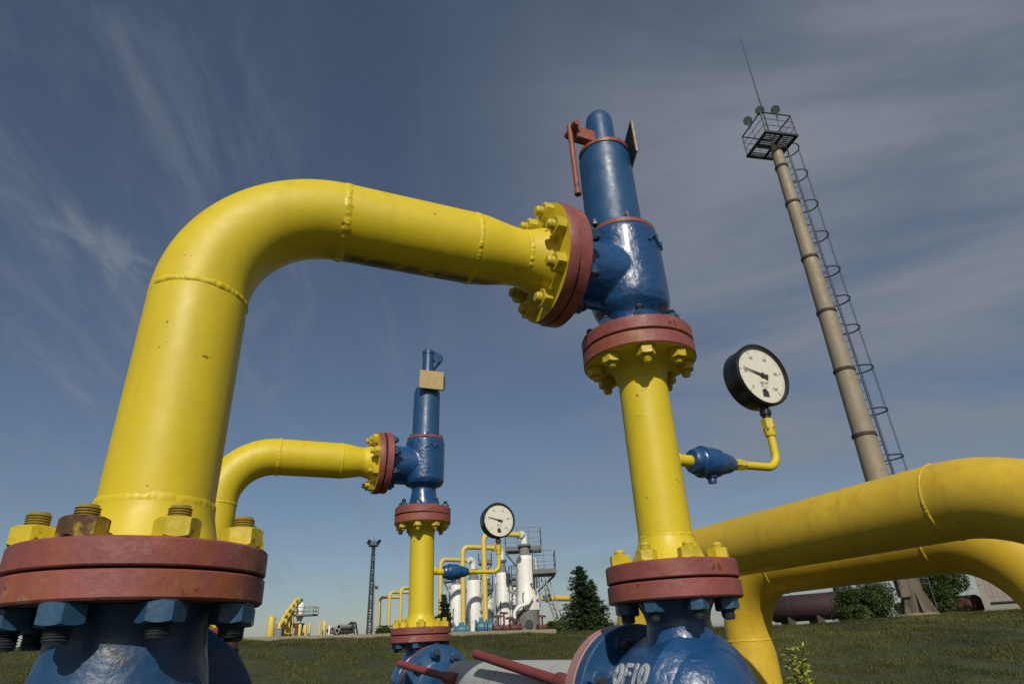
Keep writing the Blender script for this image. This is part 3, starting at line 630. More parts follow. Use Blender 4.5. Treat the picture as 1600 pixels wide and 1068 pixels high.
# ------------------------------------------------------------------ big yellow inverted U pipes on the right
def u_pipe(P0, z, Ls, r, Rb, label, Rn):
    """P0 = near end of the straight run, which goes on Ls metres along the row"""
    t_ = thing('overground_pipe', (P0.x, P0.y, 0), AZ, label, 'pipe', 'big yellow overground pipes')
    pts = [Vector((0, -Rn, -.05)), Vector((0, -Rn, z-Rn))] + arc((0, 0, z-Rn), Rn, PI, PI/2, 30, Y1, Z1)[1:]
    pts += [Vector((0, Ls*k/6, z)) for k in range(1, 7)] + arc((0, Ls, z-Rb), Rb, PI/2, 0, 30, Y1, Z1)[1:] + [Vector((0, Ls+Rb, -.05))]
    MB().tube(pts, r, 96).build('pipe', 'amber', t_, sharp=60)
    for i, (o_, d_) in enumerate((((0, -Rn, z-Rn), Z1), ((0, 0, z), Y1), ((0, Ls, z), Y1), ((0, Ls+Rb, z-Rb), Z1))):
        bead(MB(), fr(o_, d_), r, w=.015, h=.0042, seed=40+i+int(z*100)).build('weld_seam', 'amber', t_, sharp=80)
    return t_
u_pipe(Vector((1.55, 2.31, 0)), .40+E, 1.70, .1365, .38, 'nearer and thicker looking yellow pipe crossing behind the right gauge', .62)
u_pipe(Vector((1.874, 2.94, 0)), .334+E, .95, .1365, .37, 'farther yellow pipe passing just under the big one, with both legs in view', .43)

# ------------------------------------------------------------------ floodlight mast on the right
def mast():
    bx, by = 11.5, 20.0; z0 = g1(bx, by)
    t_ = thing('floodlight_mast', (bx, by, z0-.1), 0, 'tall tan banded pole with a lamp cage and caged ladder at the right', 'mast')
    top = 18.39+E-(z0-.1)
    rr = lambda z: .40-(.40-.215)*z/top
    MB().revolve([(rr(1.9)*.9, 1.88), (rr(1.9), 1.9)]+[(rr(1.9+(top-1.9)*k/20), 1.9+(top-1.9)*k/20) for k in range(1, 21)], seg=48).build('pole', 'mast', t_)
    f_ = MB(); f_.revolve([(.30, 0), (.27, 1.2), (.29, 1.88)], seg=24)
    for k in range(6): a_ = k*PI/3+.3; f_.add([Vector((math.cos(a_)*q[0]-math.sin(a_)*q[2], math.sin(a_)*q[0]+math.cos(a_)*q[2], q[1])) for q in ((.25, 0, -.02), (.58, 0, -.02), (.25, .9, -.02), (.25, 0, .02), (.58, 0, .02), (.25, .9, .02))], [(0, 1, 2), (5, 4, 3), (0, 3, 4, 1), (1, 4, 5, 2), (2, 5, 3, 0)])
    f_.box((-.34, -.12, .9), (.28, .2, .5)); f_.build('foot', 'mast_foot', t_)
    for py in (262, 318, 404, 488, 579, 680, 800, 880):
        z = height_at(bx, by, py)-(z0-.1); MB().revolve([(rr(z), z-.05), (rr(z)+.035, z-.05), (rr(z)+.035, z+.05), (rr(z), z+.05)], seg=48).build('joint_band', 'mast_band', t_)
    MB().revolve([(.62, 0), (.62, .12), (.5, .2), (.32, .22)], seg=16).build('base_collar', 'mast', t_)
    # platform
    an = R(12.5); ax = Vector((math.cos(an), math.sin(an), 0)); ay = Vector((-math.sin(an), math.cos(an), 0)); cp = Vector((11.37-bx, 20.0-by, top)); s = .71
    F = Matrix((ax, ay, Z1)).transposed().to_4x4(); F.translation = cp
    d = MB()
    for sg in (-1, 1):
        d.box((0, sg*s, 0), (2*s+.1, .09, .1), F); d.box((sg*s, 0, 0), (.09, 2*s-.1, .1), F)
    for k in range(-6, 7):
        if k in (3, 4): continue
        d.box((0, k*.1, .03), (2*s-.1, .055, .02), F)
    d.box((0, .0, -.06), (2*s-.1, .08, .08), F); d.box((.02, 0, -.06), (.08, 2*s-.1, .079), F)
    d.build('platform', 'dark_steel', t_, smooth=False)
    rl = MB()
    cs = [(-s, -s), (s, -s), (s, s), (-s, s)]
    for i in range(4):
        a, b = cs[i], cs[(i+1) % 4]
        p = lambda q, z: F @ Vector((q[0], q[1], z))
        rl.bar(p(a, 0), p(a, 1.1), .06); rl.bar(p(a, 1.1), p(b, 1.1), .06); rl.bar(p(a, .75), p(b, .75), .025); rl.bar(p(a, .4), p(b, .4), .025)
        mid = ((a[0]+b[0])/2, (a[1]+b[1])/2); rl.bar(p(mid, 0), p(mid, 1.1), .025)
        if i in (0, 1): rl.bar(p(mid, 0), p(b, 1.1), .02)
    rl.build('railing', 'dark_steel', t_, smooth=False)
    tz = Vector((bx, by, z0-.1))
    for (px, py, Y) in ((1168, 189, 20.1), (1187, 173, 19.35), (1211, 172, 19.55)):
        q = at(px, py, Y)-tz; dr = Vector((-.25, -.75, -.6)).normalized()
        b = MB().revolve([(.07, -.18), (.12, -.12), (.18, .03), (.19, .05)], fr(q, dr), 32).build('floodlight', 'lamp_green', t_)
        MB().revolve([(0, .04), (.175, .045), (.175, .048)], fr(q, dr), 32).build('lens', 'silver', b)
        MB().bar(q, Vector((q.x, q.y, top+1.1)), .05).build('bracket', 'dark_steel', b)
    q = at(1190, 168, 19.9)-tz; q2 = at(1151, 57, 19.9)-tz; q2.x, q2.y = q.x, q.y
    MB().tube([(q.x, q.y, top), (q.x, q.y, q.z+1.0), (q.x, q.y, q2.z)], [.035, .028, .010], 8).build('lightning_rod', 'dark_steel', t_)
    # ladder with cage on the right side
    ld = MB(); lx = Vector((.88, .47, 0)).normalized(); ly = Vector((-lx.y, lx.x, 0)); o = lambda z, u, w: lx*(rr(z)+.22+u)+ly*w+Vector((0, 0, z))
    for w in (-.2, .2): ld.tube([o(0.3, 0, w), o(top+.9, .0, w)], .028, 6)
    z = .5
    while z < top: ld.tube([o(z, 0, -.2), o(z, 0, .2)], .011, 5); z += .32
    ld.build('ladder', 'dark_steel', t_)
    cg = MB()
    zs = [height_at(12.3, 20.4, py)-(z0-.1) for py in (235, 275, 322, 370, 424, 469, 514, 576, 642, 714, 780)]
    for z in zs: cg.tube([o(z, 0, -.2)]+[o(z, .40+.42*math.cos(a_), .42*math.sin(a_)) for a_ in np.linspace(-2.6, 2.6, 22)]+[o(z, 0, .2)], .026, 6)
    for a_ in (-1.4, -.5, .5, 1.4): cg.tube([o(zs[-1], .40+.42*math.cos(a_), .42*math.sin(a_)), o(zs[0], .40+.42*math.cos(a_), .42*math.sin(a_))], .009, 5)
    cg.build('ladder_cage', 'dark_steel', t_)
    st = MB()
    for z in np.arange(1, top, 2.2): st.tube([lx*(rr(z)-.02)+ly*-.1+Z1*z, o(z, 0, -.2)], .015, 5); st.tube([lx*(rr(z)-.02)+ly*.1+Z1*z, o(z, 0, .2)], .015, 5)
    st.build('ladder_bracket', 'dark_steel', t_)
mast()

# ------------------------------------------------------------------ foliage
def leaf_cloud(P, Nn, size, asp=1.8, flat=0.0, tone=None, name='crown', mt='leaves', parent=None):
    n = len(P); u = rng.normal(size=(n, 3)); u /= np.linalg.norm(u, axis=1)[:, None]
    w = np.cross(u, rng.normal(size=(n, 3))); w /= np.linalg.norm(w, axis=1)[:, None]
    if Nn is not None: u = Nn/np.linalg.norm(Nn, axis=1)[:, None]; w = np.cross(u, rng.normal(size=(n, 3))); w /= np.linalg.norm(w, axis=1)[:, None]
    s = size*rng.uniform(.6, 1.3, n)[:, None]; Q = np.stack([P-u*s*asp/2, P+w*s*.5, P+u*s*asp/2, P-w*s*.5], 1)
    me = bpy.data.meshes.new(name); me.vertices.add(4*n); me.vertices.foreach_set('co', Q.ravel()); me.loops.add(4*n); me.loops.foreach_set('vertex_index', np.arange(4*n))
    me.polygons.add(n); me.polygons.foreach_set('loop_start', np.arange(n)*4); me.polygons.foreach_set('loop_total', np.full(n, 4)); me.update(calc_edges=True)
    a = me.attributes.new('tone', 'FLOAT', 'POINT'); tv = rng.uniform(0, 1, n) if tone is None else np.clip(tone+rng.normal(0, .2, n), 0, 1); a.data.foreach_set('value', np.repeat(tv, 4))
    me.materials.append(M[mt]); o = bpy.data.objects.new(name, me); COL.objects.link(o)
    if parent: o.parent = parent
    return o
def conifer(px, pyb, pyt, Y, wpx, label, group=None):
    b_ = at(px, pyb, Y); z0 = g1(b_.x, Y); b_.z = z0; t_ = at(px, pyt, Y); h = t_.z-z0; wr = wpx/2*proj(b_)[2]/FPX
    T = thing('spruce_tree', b_, 0, label, 'tree', group)
    MB().tube([(0, 0, -.1), (0, 0, h*.95)], [h*.03, .01], 8).build('trunk', 'bark', T)
    P = []; D = []
    nb = int(330*h/4)
    for i in range(nb):
        u = rng.uniform(0, 1)**1.25; z = h*(.03+.95*u); a = rng.uniform(0, 2*PI); Lb = wr*(1-u)**.62*rng.uniform(.6, 1.2)*(1+.25*math.sin(2*a+z*2.1)+.18*math.sin(5*a+z*3.7))+.06; kx_ = 0
        n = int(22+52*Lb); ldr = rng.uniform() < .3; ox = wr*.36 if ldr else -wr*.06; z = z*(.80 if ldr else 1.0); Lb *= .6 if ldr else .9; s_ = rng.uniform(.08, 1, n); dro = .16*s_**1.5*Lb*(1 if u < .7 else -.6)
        off = rng.normal(0, 1, (n, 3))*(.05+.08*Lb*s_[:, None]); off[:, 2] *= .6
        pp = np.stack([ox+np.cos(a)*Lb*s_, np.sin(a)*Lb*s_, z+.12*Lb*s_-dro+0*s_], 1)+off; P.append(pp)
        dd = np.tile([np.cos(a), np.sin(a), -.15], (n, 1))+rng.normal(0, .5, (n, 3)); D.append(dd)
    P = np.concatenate(P); D = np.concatenate(D); leaf_cloud(P, D, .035*h/4+.03, 3.2, name='crown', mt='needles', parent=T)
    return T
def bush(px, pyb, pyt, Y, wpx, label, group=None, dens=1.0, mt='leaves', lumps=20, ls=.055):
    b_ = at(px, pyb, Y); z0 = g1(b_.x, Y); t_ = at(px, pyt, Y); h = t_.z-z0; wr = wpx/2*proj(b_)[2]/FPX; b_.z = z0
    T = thing('bush', b_, 0, label, 'bush', group)
    tr = MB()
    for i in range(5):
        a = rng.uniform(0, 2*PI); tr.tube([(0, 0, -.05), (math.cos(a)*wr*.2, math.sin(a)*wr*.2, h*.3), (math.cos(a)*wr*.45, math.sin(a)*wr*.45, h*.7)], [.05, .035, .01], 6)
    tr.build('branches', 'bark', T)
    P = []
    for i in range(lumps):
        a = rng.uniform(0, 2*PI); rr_ = wr*.62*rng.uniform(0, 1)**.5; zc = h*rng.uniform(.18, .74); rl = min(wr, h)*rng.uniform(.2, .42)*(1.1-.4*zc/h)
        n = int(1300*dens); d = rng.normal(size=(n, 3)); d /= np.linalg.norm(d, axis=1)[:, None]; q = rl*rng.uniform(.55, 1.12, n)[:, None]
        P.append(np.array([math.cos(a)*rr_, math.sin(a)*rr_, zc])+d*q)
    P.append(np.stack([rng.normal(0, wr*.40, 900), rng.normal(0, wr*.38, 900), h*rng.uniform(.1, .95, 900)**1.1], 1)); P = np.concatenate(P); P = P[P[:, 2] > 0.0]
    leaf_cloud(P, None, ls, 1.5, name='crown', mt=mt, parent=T); return T
conifer(916, 984, 884, 36, 80, 'dark spruce standing right of the white columns')
conifer(694, 978, 928, 44, 26, 'small dark spruce half hidden behind the far riser')
bush(1358, 964, 898, 30, 100, 'round dark green bush left of the mast foot')
bush(1474, 957, 884, 30, 112, 'wider dark green bush right of the mast foot')
bush(1335, 967, 945, 26, 60, 'low scrubby growth in front of the left bush', dens=.5, lumps=8, ls=.06)
bush(1425, 962, 940, 24, 80, 'low pale scrub around the mast foot', dens=.35, lumps=7, ls=.05)
bush(872, 988, 968, 33, 40, 'low dark shrub beside the grey plinth and spruce', dens=.5, lumps=8, ls=.06)
bush(600, 990, 975, 40, 30, 'tiny tuft of scrub at the foot of the farthest yellow risers', dens=.3, lumps=6, ls=.06)
# leafy weed beside the leg of the farther yellow pipe
wp = at(1240, 1012, 5.2); wz = g1(wp.x, 5.2)
T = thing('leafy_weed', (wp.x, 5.2, wz), 0, 'yellow green leafy weed beside the foot of the farther big pipe', 'plant')
hw = wp.z-wz; st = MB(); P = []; D = []
for i in range(12):
    a = rng.uniform(0, 2*PI); l_ = rng.uniform(.02, .10); hh = hw*rng.uniform(.75, 1.12); e = Vector((math.cos(a)*l_, math.sin(a)*l_, hh)); st.tube([(0, 0, -.02), (e.x*.3, e.y*.3, hh*.6), e], [.008, .005, .002], 5)
    for k in range(60):
        u = rng.uniform(.35, 1); b = rng.uniform(0, 2*PI); P.append((e.x*u**2+math.cos(b)*.035, e.y*u**2+math.sin(b)*.035, hh*u)); D.append((math.cos(b), math.sin(b), rng.uniform(-.2, .8)))
st.build('stems', 'bark', T); leaf_cloud(np.array(P), np.array(D), .014, 3.5, name='leaves', mt='weed', parent=T)

# ------------------------------------------------------------------ far plant: risers, columns, platforms
def px2m(px, p): return px*proj(p)[2]/FPX
def gas_riser(px, pyt, Y, pxe, dY, label, D=.3):
    b_ = at(px, 980, Y); z0 = g1(b_.x, Y); tp = at(px, pyt, Y); h = tp.z-z0-D/2
    t_ = thing('gas_riser', (b_.x, Y, z0), 0, label, 'pipe', 'yellow angled pipes of the far plant')
    q = at(pxe, pyt, Y+dY); ex = Vector((q.x-b_.x, dY, 0)); Ls = ex.length; ex.normalize(); Rb = D*1.4
    pts = [Vector((0, 0, -.1)), Vector((0, 0, h-Rb))]+arc(ex*Rb+Vector((0, 0, h-Rb)), Rb, PI, PI/2, 10, ex, Z1)[1:]+[ex*Ls+Vector((0, 0, h))]
    MB().tube(pts, D/2, 20).build('pipe', 'bg_yellow', t_, sharp=60)
    MB().revolve([(D*.8, 0), (D*.8, .06)], fr(ex*(Ls-.1)+Vector((0, 0, h)), ex), 20).build('flange', 'bg_yellow', t_)
    MB().revolve([(D*.8, .5), (D*.8, .6)], seg=20).build('flange', 'bg_yellow', t_)
    return t_
gas_riser(759, 829, 37, 812, 1.0, 'tallest yellow angled pipe, its top behind the far gauge')
gas_riser(724, 850, 42, 772, 1.2, 'yellow angled pipe second from the tallest, left of the far gauge')
gas_riser(688, 870, 47, 734, 1.4, 'yellow angled pipe just right of the far riser')
gas_riser(625, 915, 58, 660, 1.6, 'yellow angled pipe just left of the far riser', .28)
gas_riser(607, 922, 62, 642, 1.6, 'middle one of the three small yellow angled pipes left of the far riser', .28)
gas_riser(592, 930, 66, 626, 1.6, 'leftmost small yellow angled pipe beside the lattice mast', .28)

def railing(b, F, sx, sy, h, w=.03, sides=(0, 1, 2, 3)):
    cs = [(-sx/2, -sy/2), (sx/2, -sy/2), (sx/2, sy/2), (-sx/2, sy/2)]
    for i in sides:
        a = Vector(cs[i]+(0,)); c_ = Vector(cs[(i+1) % 4]+(0,)); n = max(1, round((c_-a).length/.8))
        for zz in (h, h*.5): b.bar(F @ (a+Z1*zz), F @ (c_+Z1*zz), w)
        for k in range(n+1): q = a.lerp(c_, k/n); b.bar(F @ q, F @ (q+Z1*h), w)
def column(px, Y, wpx, pyt, pyb, label, skirt=None, elbow=None, plats=(), group='white insulated columns of the far plant'):
    c_ = at(px, pyb, Y); z0 = g1(c_.x, Y); c_.z = z0; r = px2m(wpx, c_)/2; X0, Y0 = c_.x, Y
    H_ = lambda py: height_at(X0, Y0, py)-z0
    t_ = thing('absorber_vessel', c_, 0, label, 'vessel', group)
    ht = H_(pyt)
    zs = H_(skirt) if skirt else .3
    MB().revolve([(r*1.28 if skirt else r*1.1, -.1), (r*1.28 if skirt else r*1.1, zs)], seg=32).build('skirt', 'plinth', t_)
    if skirt:
        MB().revolve([(.24, 0), (.24, .05)], fr((0.05, -r*1.27, zs*.42), -Y1), 24).build('manhole', 'dark_steel', t_)
        zm = H_(935)
        MB().revolve([(r*1.3, zs), (r*1.3, zm), (r, zm+.3), (r, ht-.3), (r*.97, ht-.12), (r*.8, ht)], seg=40).build('shell', 'white', t_)
    else: MB().revolve([(r*1.1, zs), (r*1.1, zs+(ht-zs)*.35), (r, zs+(ht-zs)*.4), (r, ht-.2), (r*.9, ht-.08), (r*.6, ht)], seg=32).build('shell', 'white', t_)
    b = MB(); rn = r*.72; zn = ht+ (H_(elbow[1])-ht)*.45 if elbow else ht+.2
    b.revolve([(r*.78, ht-.02), (r*.62, ht+.1), (rn*.7, zn-.1), (rn*1.0, zn-.1), (rn*1.0, zn+.02)], seg=28); b.build('neck', 'plinth', t_)
    if elbow:
        pe, pt = elbow; re = .17*r/.45 if r > .3 else .1; ze = H_(pt)-re; q = at(pe, pt, Y-.3); ex = Vector((q.x-X0, -.3, 0)); Ls = ex.length; ex.normalize(); Rb = min(Ls*.6, .5)
        pts = [Vector((0, 0, zn-.05)), Vector((0, 0, ze-Rb))]+arc(ex*Rb+Vector((0, 0, ze-Rb)), Rb, PI, PI/2, 10, ex, Z1)[1:]+[ex*Ls+Vector((0, 0, ze))]
        MB().tube(pts, re, 20).build('outlet_pipe', 'white', t_, sharp=60)
    for (p0, p1, pf, pr, dyc, sy) in plats:     # platform spans p0..p1 in x, floor row pf, rail row pr
        a = at(p0, pf, Y+dyc); c2 = at(p1, pf, Y+dyc); zf = height_at((a.x+c2.x)/2, Y+dyc, pf)-z0; zr = height_at((a.x+c2.x)/2, Y+dyc, pr)-z0
        F = Matrix.Translation(((a.x+c2.x)/2-X0, dyc, zf)); sx = abs(c2.x-a.x)
        d = MB().box((0, 0, 0), (sx, sy, .12), F); d.box((0, -sy/2, .06), (sx, .03, .25), F); pl = d.build('platform', 'steel_deck', t_, smooth=False)
        rb = MB(); railing(rb, F, sx, sy, max(.7, zr-zf)); rb.build('railing', 'grey_steel', pl, smooth=False)
        br = MB()
        for yy in (-sy*.4, sy*.4):
            far_ = -sx/2 if abs(F.translation.x-sx/2) > abs(F.translation.x+sx/2) else sx/2
            br.bar(F @ Vector((far_, yy, -.05)), Vector((0+(r if far_ > 0 else -r)*.9, yy*.3, zf-1.1)), .07)
        br.build('brace', 'grey_steel', pl, smooth=False)
    if wpx > 10:
        for k, (a, u0, u1) in enumerate(((-2.5, .05, .8), (-.5, .3, .95), (-1.9, .0, .5))):
            x_, y_ = math.cos(a)*r*1.35, math.sin(a)*r*1.35; p_ = [(x_, y_, ht*u0), (x_, y_, ht*u1), (x_*.6, y_*.6, ht*u1+.12)]
            MB().tube(p_, .035, 8).build('small_bore_pipe', ('grey_steel', 'white', 'plinth')[k], t_)
        b = MB()
        for k in range(12): z = ht*(.35+.6*k/12); b.bar((r*1.1, -r*.55, z), (r*1.45, -r*.25, z), .03)
        b.bar((r*1.1, -r*.55, ht*.3), (r*1.1, -r*.55, ht+.3), .04); b.bar((r*1.45, -r*.25, ht*.3), (r*1.45, -r*.25, ht+.3), .04); b.build('ladder', 'grey_steel', t_, smooth=False)
    # flanged nozzles and small pipework on the shell
    for k in range(4 if skirt else 2):
        a = -PI/2+(-.9, .9, -.3, .5)[k]; z = ht*(.30, .42, .12, .62)[k]
        MB().tube([(math.cos(a)*r*.9, math.sin(a)*r*.9, z), (math.cos(a)*r*1.5, math.sin(a)*r*1.5, z)], .05, 10).build('nozzle', 'plinth', t_)
    return t_
column(826, 40, 29, 868, 984, 'largest white column with grey plinth, left of the spruce', 953, (813, 830), ((790, 846, 860, 827, .9, 1.6), (833, 868, 896, 863, -.3, 2.2), (800, 822, 913, 886, 1.3, 1.5)))
column(788, 43, 21, 893, 982, 'white column directly right of the far gauge tube', None, (776, 853), ((796, 812, 910, 885, .3, 1.2),))
column(741, 47, 24, 905, 980, 'white column between the two tall yellow angled pipes', None, (732, 870), ((752, 770, 920, 898, .3, 1.2), (748, 768, 880, 866, .6, 1.2)))
column(714, 51, 21, 912, 980, 'shorter white column left of the second yellow angled pipe', None, (702, 888), ((694, 706, 908, 890, .3, 1.2),))
column(806, 46, 10, 906, 982, 'slim white column half hidden behind the biggest column')
column(763, 50, 15, 912, 980, 'short white column glimpsed behind the tallest yellow pipe', None, (756, 893))
column(704, 53, 6, 920, 980, 'thin grey white column at the left end of the column row')
column(778, 44.5, 5, 900, 980, 'thin grey column squeezed beside the tallest yellow pipe')
# cross pipe and stair at the right of the big column
p0 = at(848, 934, 40); p1 = at(900, 934, 38.5); T = thing('cross_pipe', p0, 0, 'short level yellow pipe running from the big column into the spruce', 'pipe')
MB().tube([(0, 0, 0), (p1.x-p0.x, p1.y-p0.y, p1.z-p0.z)], .16, 20).build('pipe', 'bg_yellow', T); MB().revolve([(.24, .3), (.24, .42)], fr((0, 0, 0), p1-p0), 20).build('flange', 'white', T)
p0 = at(846, 905, 39.2); p1 = at(873, 972, 38.2); p1.z = g1(p1.x, p1.y); T = thing('steel_stair', (p1.x, p1.y, p1.z), 0, 'steep grey steel stair leaning on the big white column', 'stair')
b = MB(); u = p0-p1; w = Vector((.25, .55, 0)); b.bar((0, 0, 0), u, .09); b.bar(w, u+w, .09); b.build('stringers', 'grey_steel', T, smooth=False)
b = MB()
for k in range(1, 11): q = u*(k/11); b.box(q+w/2, (.3, .5, .03))
b.build('treads', 'grey_steel', T, smooth=False)
b = MB(); b.bar((0, 0, .9), u+Z1*.9, .035); b.bar(w+Z1*.9, u+w+Z1*.9, .035)
for k in (0, .33, .66, 1): b.bar(u*k, u*k+Z1*.9, .035); b.bar(u*k+w, u*k+w+Z1*.9, .035)
b.build('handrail', 'rail_pale', T, smooth=False)
# support struts, right
p1 = at(862, 980, 40.5)
# blue valves at the foot of the risers
def blue_valve(px, py0, py1, Y, wpx, label):
    c_ = at(px, py1, Y); z0 = g1(c_.x, Y); w = px2m(wpx, c_); h = height_at(c_.x, Y, py0)-z0
    T = thing('plant_valve', (c_.x, Y, z0), 0, label, 'valve', 'blue valves at the foot of the far yellow pipes')
    MB().revolve([(h*.22, -w/2+.05), (h*.32, -w*.3), (h*.36, 0), (h*.32, w*.3), (h*.22, w/2-.05)], fr((0, 0, h*.45), X1), 24).build('body', 'bg_blue', T)
    for s_ in (-1, 1): MB().revolve([(h*.42, 0), (h*.42, .08)], fr((s_*w*.5-.04, 0, h*.45), X1), 24).build('flange', 'bg_blue', T)
    MB().box((0, 0, h*.8), (w*.35, w*.3, h*.35)).build('actuator', 'bg_blue', T, smooth=False)
    MB().box((0, 0, h*.05), (w*.8, .4, h*.16)).build('foot', 'plinth', T, smooth=False)
blue_valve(721, 971, 983, 41.4, 22, 'teal blue valve under the second tallest yellow pipe')
blue_valve(752, 963, 982, 36.6, 17, 'bright blue valve left of the foot of the tallest yellow pipe')
blue_valve(767, 965, 982, 36.4, 14, 'blue valve right of the foot of the tallest yellow pipe')
def wheel_valve(px, py0, Y, label):
    c_ = at(px, 982, Y); z0 = g1(c_.x, Y); h = height_at(c_.x, Y, py0)-z0
    T = thing('handwheel_valve', (c_.x, Y, z0), rng.uniform(-.6, .6), label, 'valve', 'brown handwheel valves before the far columns')
    MB().revolve([(.15, -.3), (.2, -.3), (.2, -.24), (.12, -.2), (.17, 0), (.12, .2), (.2, .24), (.2, .3)], fr((0, 0, .35), X1), 20).build('body', 'brown', T)
    MB().tube([(0, 0, .35), (0, 0, h)], .05, 10).build('stem', 'brown', T)
    ring = [Vector((.22*math.cos(a), .22*math.sin(a)*.9, h+.05*math.sin(a))) for a in np.linspace(0, 2*PI, 25)]
    b = MB().tube(ring, .025, 8); b.bar(ring[0], ring[12], .03); b.bar(ring[6], ring[18], .03); b.build('handwheel', 'brown', T)
for px, py, Y, lb in ((779, 962, 35, 'brown handwheel valve nearest the tallest yellow pipe'), (788, 957, 36, 'brown handwheel valve with the highest stem before the columns'), (797, 965, 35.5, 'brown handwheel valve just left of the grey plinth'), (806, 968, 34.5, 'low brown handwheel valve in front of the grey plinth edge'), (848, 962, 38, 'brown handwheel valve right of the grey plinth')): wheel_valve(px, py, Y, lb)
# white drain line curving across the big column foot
p = at(812, 947, 38.9); T = thing('drain_pipe', p, 0, 'white curved drain pipe crossing the foot of the biggest column', 'pipe')
MB().tube([(-.35, 0, -.75), (-.3, 0, -.25), (-.05, 0, .0), (.5, .1, .15), (.75, .3, .5)], .11, 14).build('pipe', 'white', T); MB().revolve([(.17, 0), (.17, .08)], fr((-.35, 0, -.7), Z1), 18).build('flange', 'brown', T)

# lattice mast and thin pole, left
def lattice():
    Y = 60; b_ = at(577, 985, Y); z0 = g1(b_.x, Y); h = height_at(b_.x, Y, 852)-z0; w0, w1 = .42, .20
    T = thing('lattice_mast', (b_.x, Y, z0), R(20), 'slender dark lattice mast with a lamp crown, far left of centre', 'mast')
    b = MB(); w = lambda z: w0+(w1-w0)*z/h
    cs = ((-.5, -.5), (.5, -.5), (.5, .5), (-.5, .5))
    for c_ in cs: b.bar((c_[0]*w0, c_[1]*w0, -.1), (c_[0]*w1, c_[1]*w1, h), .11)
    n = 14
    for k in range(n):
        za, zb = h*k/n, h*(k+1)/n
        for i in range(4):
            p, q = cs[i], cs[(i+1) % 4]; s_ = (p, q) if k % 2 else (q, p)
            b.bar((s_[0][0]*w(za), s_[0][1]*w(za), za), (s_[1][0]*w(zb), s_[1][1]*w(zb), zb), .08); b.bar((p[0]*w(zb), p[1]*w(zb), zb), (q[0]*w(zb), q[1]*w(zb), zb), .08)
    b.build('lattice', 'dark_steel', T, smooth=False)
    b = MB().box((0, 0, h), (.8, .8, .12)); railing(b, Matrix.Translation((0, 0, h)), .8, .8, .35, .05); b.build('platform', 'dark_steel', T, smooth=False)
    for a in range(4):
        q = Vector((math.cos(a*PI/2+.8), math.sin(a*PI/2+.8), 0)); MB().revolve([(.08, -.12), (.17, .05), (.18, .08)], fr(q*.62+Z1*(h+.35), q-Z1*.4), 16).build('floodlight', 'dark_steel', T)
    MB().bar((0, 0, h), (0, 0, h+.9), .05).build('rod', 'dark_steel', T)
lattice()
Y = 66; b_ = at(582, 985, Y); z0 = g1(b_.x, Y); h = height_at(b_.x, Y, 915)-z0
T = thing('thin_pole', (b_.x, Y, z0), 0, 'very thin pale pole with a small lamp, right of the lattice mast', 'pole')
b = MB().tube([(0, 0, -.1), (0, 0, h)], [.10, .05], 8); b.build('pole', 'rail_pale', T); MB().revolve([(.05, -.1), (.16, 0), (.2, .2), (.1, .3)], fr((-.12, 0, h-.1), Z1), 14).build('lamp', 'silver', T); MB().box((.2, 0, h-.15), (.28, .2, .25)).build('camera_box', 'dark_steel', T, smooth=False)
MB().bar((0, 0, h), (0, 0, h+.8), .03).build('rod', 'rail_pale', T)

# left far cluster
def cyl_thing(name, px, py0, py1, Y, wpx, mt, label, cat, dome=.0, group=None, kids=None):
    c_ = at(px, py1, Y); z0 = g1(c_.x, Y); r = px2m(wpx, c_)/2; h = height_at(c_.x, Y, py0)-z0
    T = thing(name, (c_.x, Y, z0), 0, label, cat, group)
    MB().revolve([(r*.9, -.05), (r, .03), (r, h*.5), (r, h-dome), (r*.8, h-dome*.35), (r*.3, h)], seg=28).build('shell', mt, T)
    MB().revolve([(r*1.04, h*.3), (r*1.04, h*.3+.05)], seg=28).build('band', mt, T)
    return T, z0, h, r
cyl_thing('yellow_drum', 422, 961, 990, 50, 12, 'bg_yellow', 'upright yellow drum at the far left edge of the small plant', 'drum', .2)
for i, (px, y0, w_, Y, lb) in enumerate(((468, 974, 5, 52, 'short fat yellow post beside the red frame'), (476, 975, 6, 53, 'yellow post second from the red frame'), (483, 973, 3.5, 54, 'slim yellow post third from the red frame'),
                                  (499, 970, 3, 52, 'slim yellow post alone in the gap'), (506, 969, 6, 53, 'yellow post with a pale cap near the white stub'), (514, 976, 3, 50, 'small white stub post by the pipe heap'))):
    cyl_thing('vent_post', px, y0, 988, Y, w_, 'white' if i == 5 else 'bg_yellow', lb, 'post', .08, 'short posts of the small far plant')
# white filter vessel on a red frame, with a platform and a yellow cover stair
Y = 56; c_ = at(466, 988, Y); z0 = g1(c_.x, Y); hz = lambda py: height_at(c_.x, Y, py)-z0
T = thing('filter_vessel', (c_.x, Y, z0), 0, 'small white vessel on a red frame with a grey platform, far left', 'vessel')
r = px2m(12, c_)/2
MB().revolve([(r*.35, hz(973)), (r*.8, hz(966)), (r, hz(960)), (r, hz(944)), (r*.7, hz(941)), (r*.3, hz(940))], seg=28).build('shell', 'white', T)
MB().revolve([(r*.3, hz(941)), (r*.3, hz(937)), (r*.5, hz(937)), (r*.5, hz(935))], seg=16).build('hatch', 'lamp_green', T)
b = MB(); 
for x_ in (-1.3, .1):
    for y_ in (-.5, .5): b.box((x_-.1, y_, hz(976)/2), (.28, .2, hz(976)))
b.box((-.7, 0, hz(976)), (1.9, 1.3, .3)); b.build('frame', 'brown', T, smooth=False)
b = MB().box((.5, 0, hz(961)), (1.6, 1.4, .12)); b.build('platform', 'steel_deck', T, smooth=False)
b = MB(); railing(b, Matrix.Translation((.5, 0, hz(961))), 1.6, 1.4, .6, .05); b.build('railing', 'grey_steel', T, smooth=False)
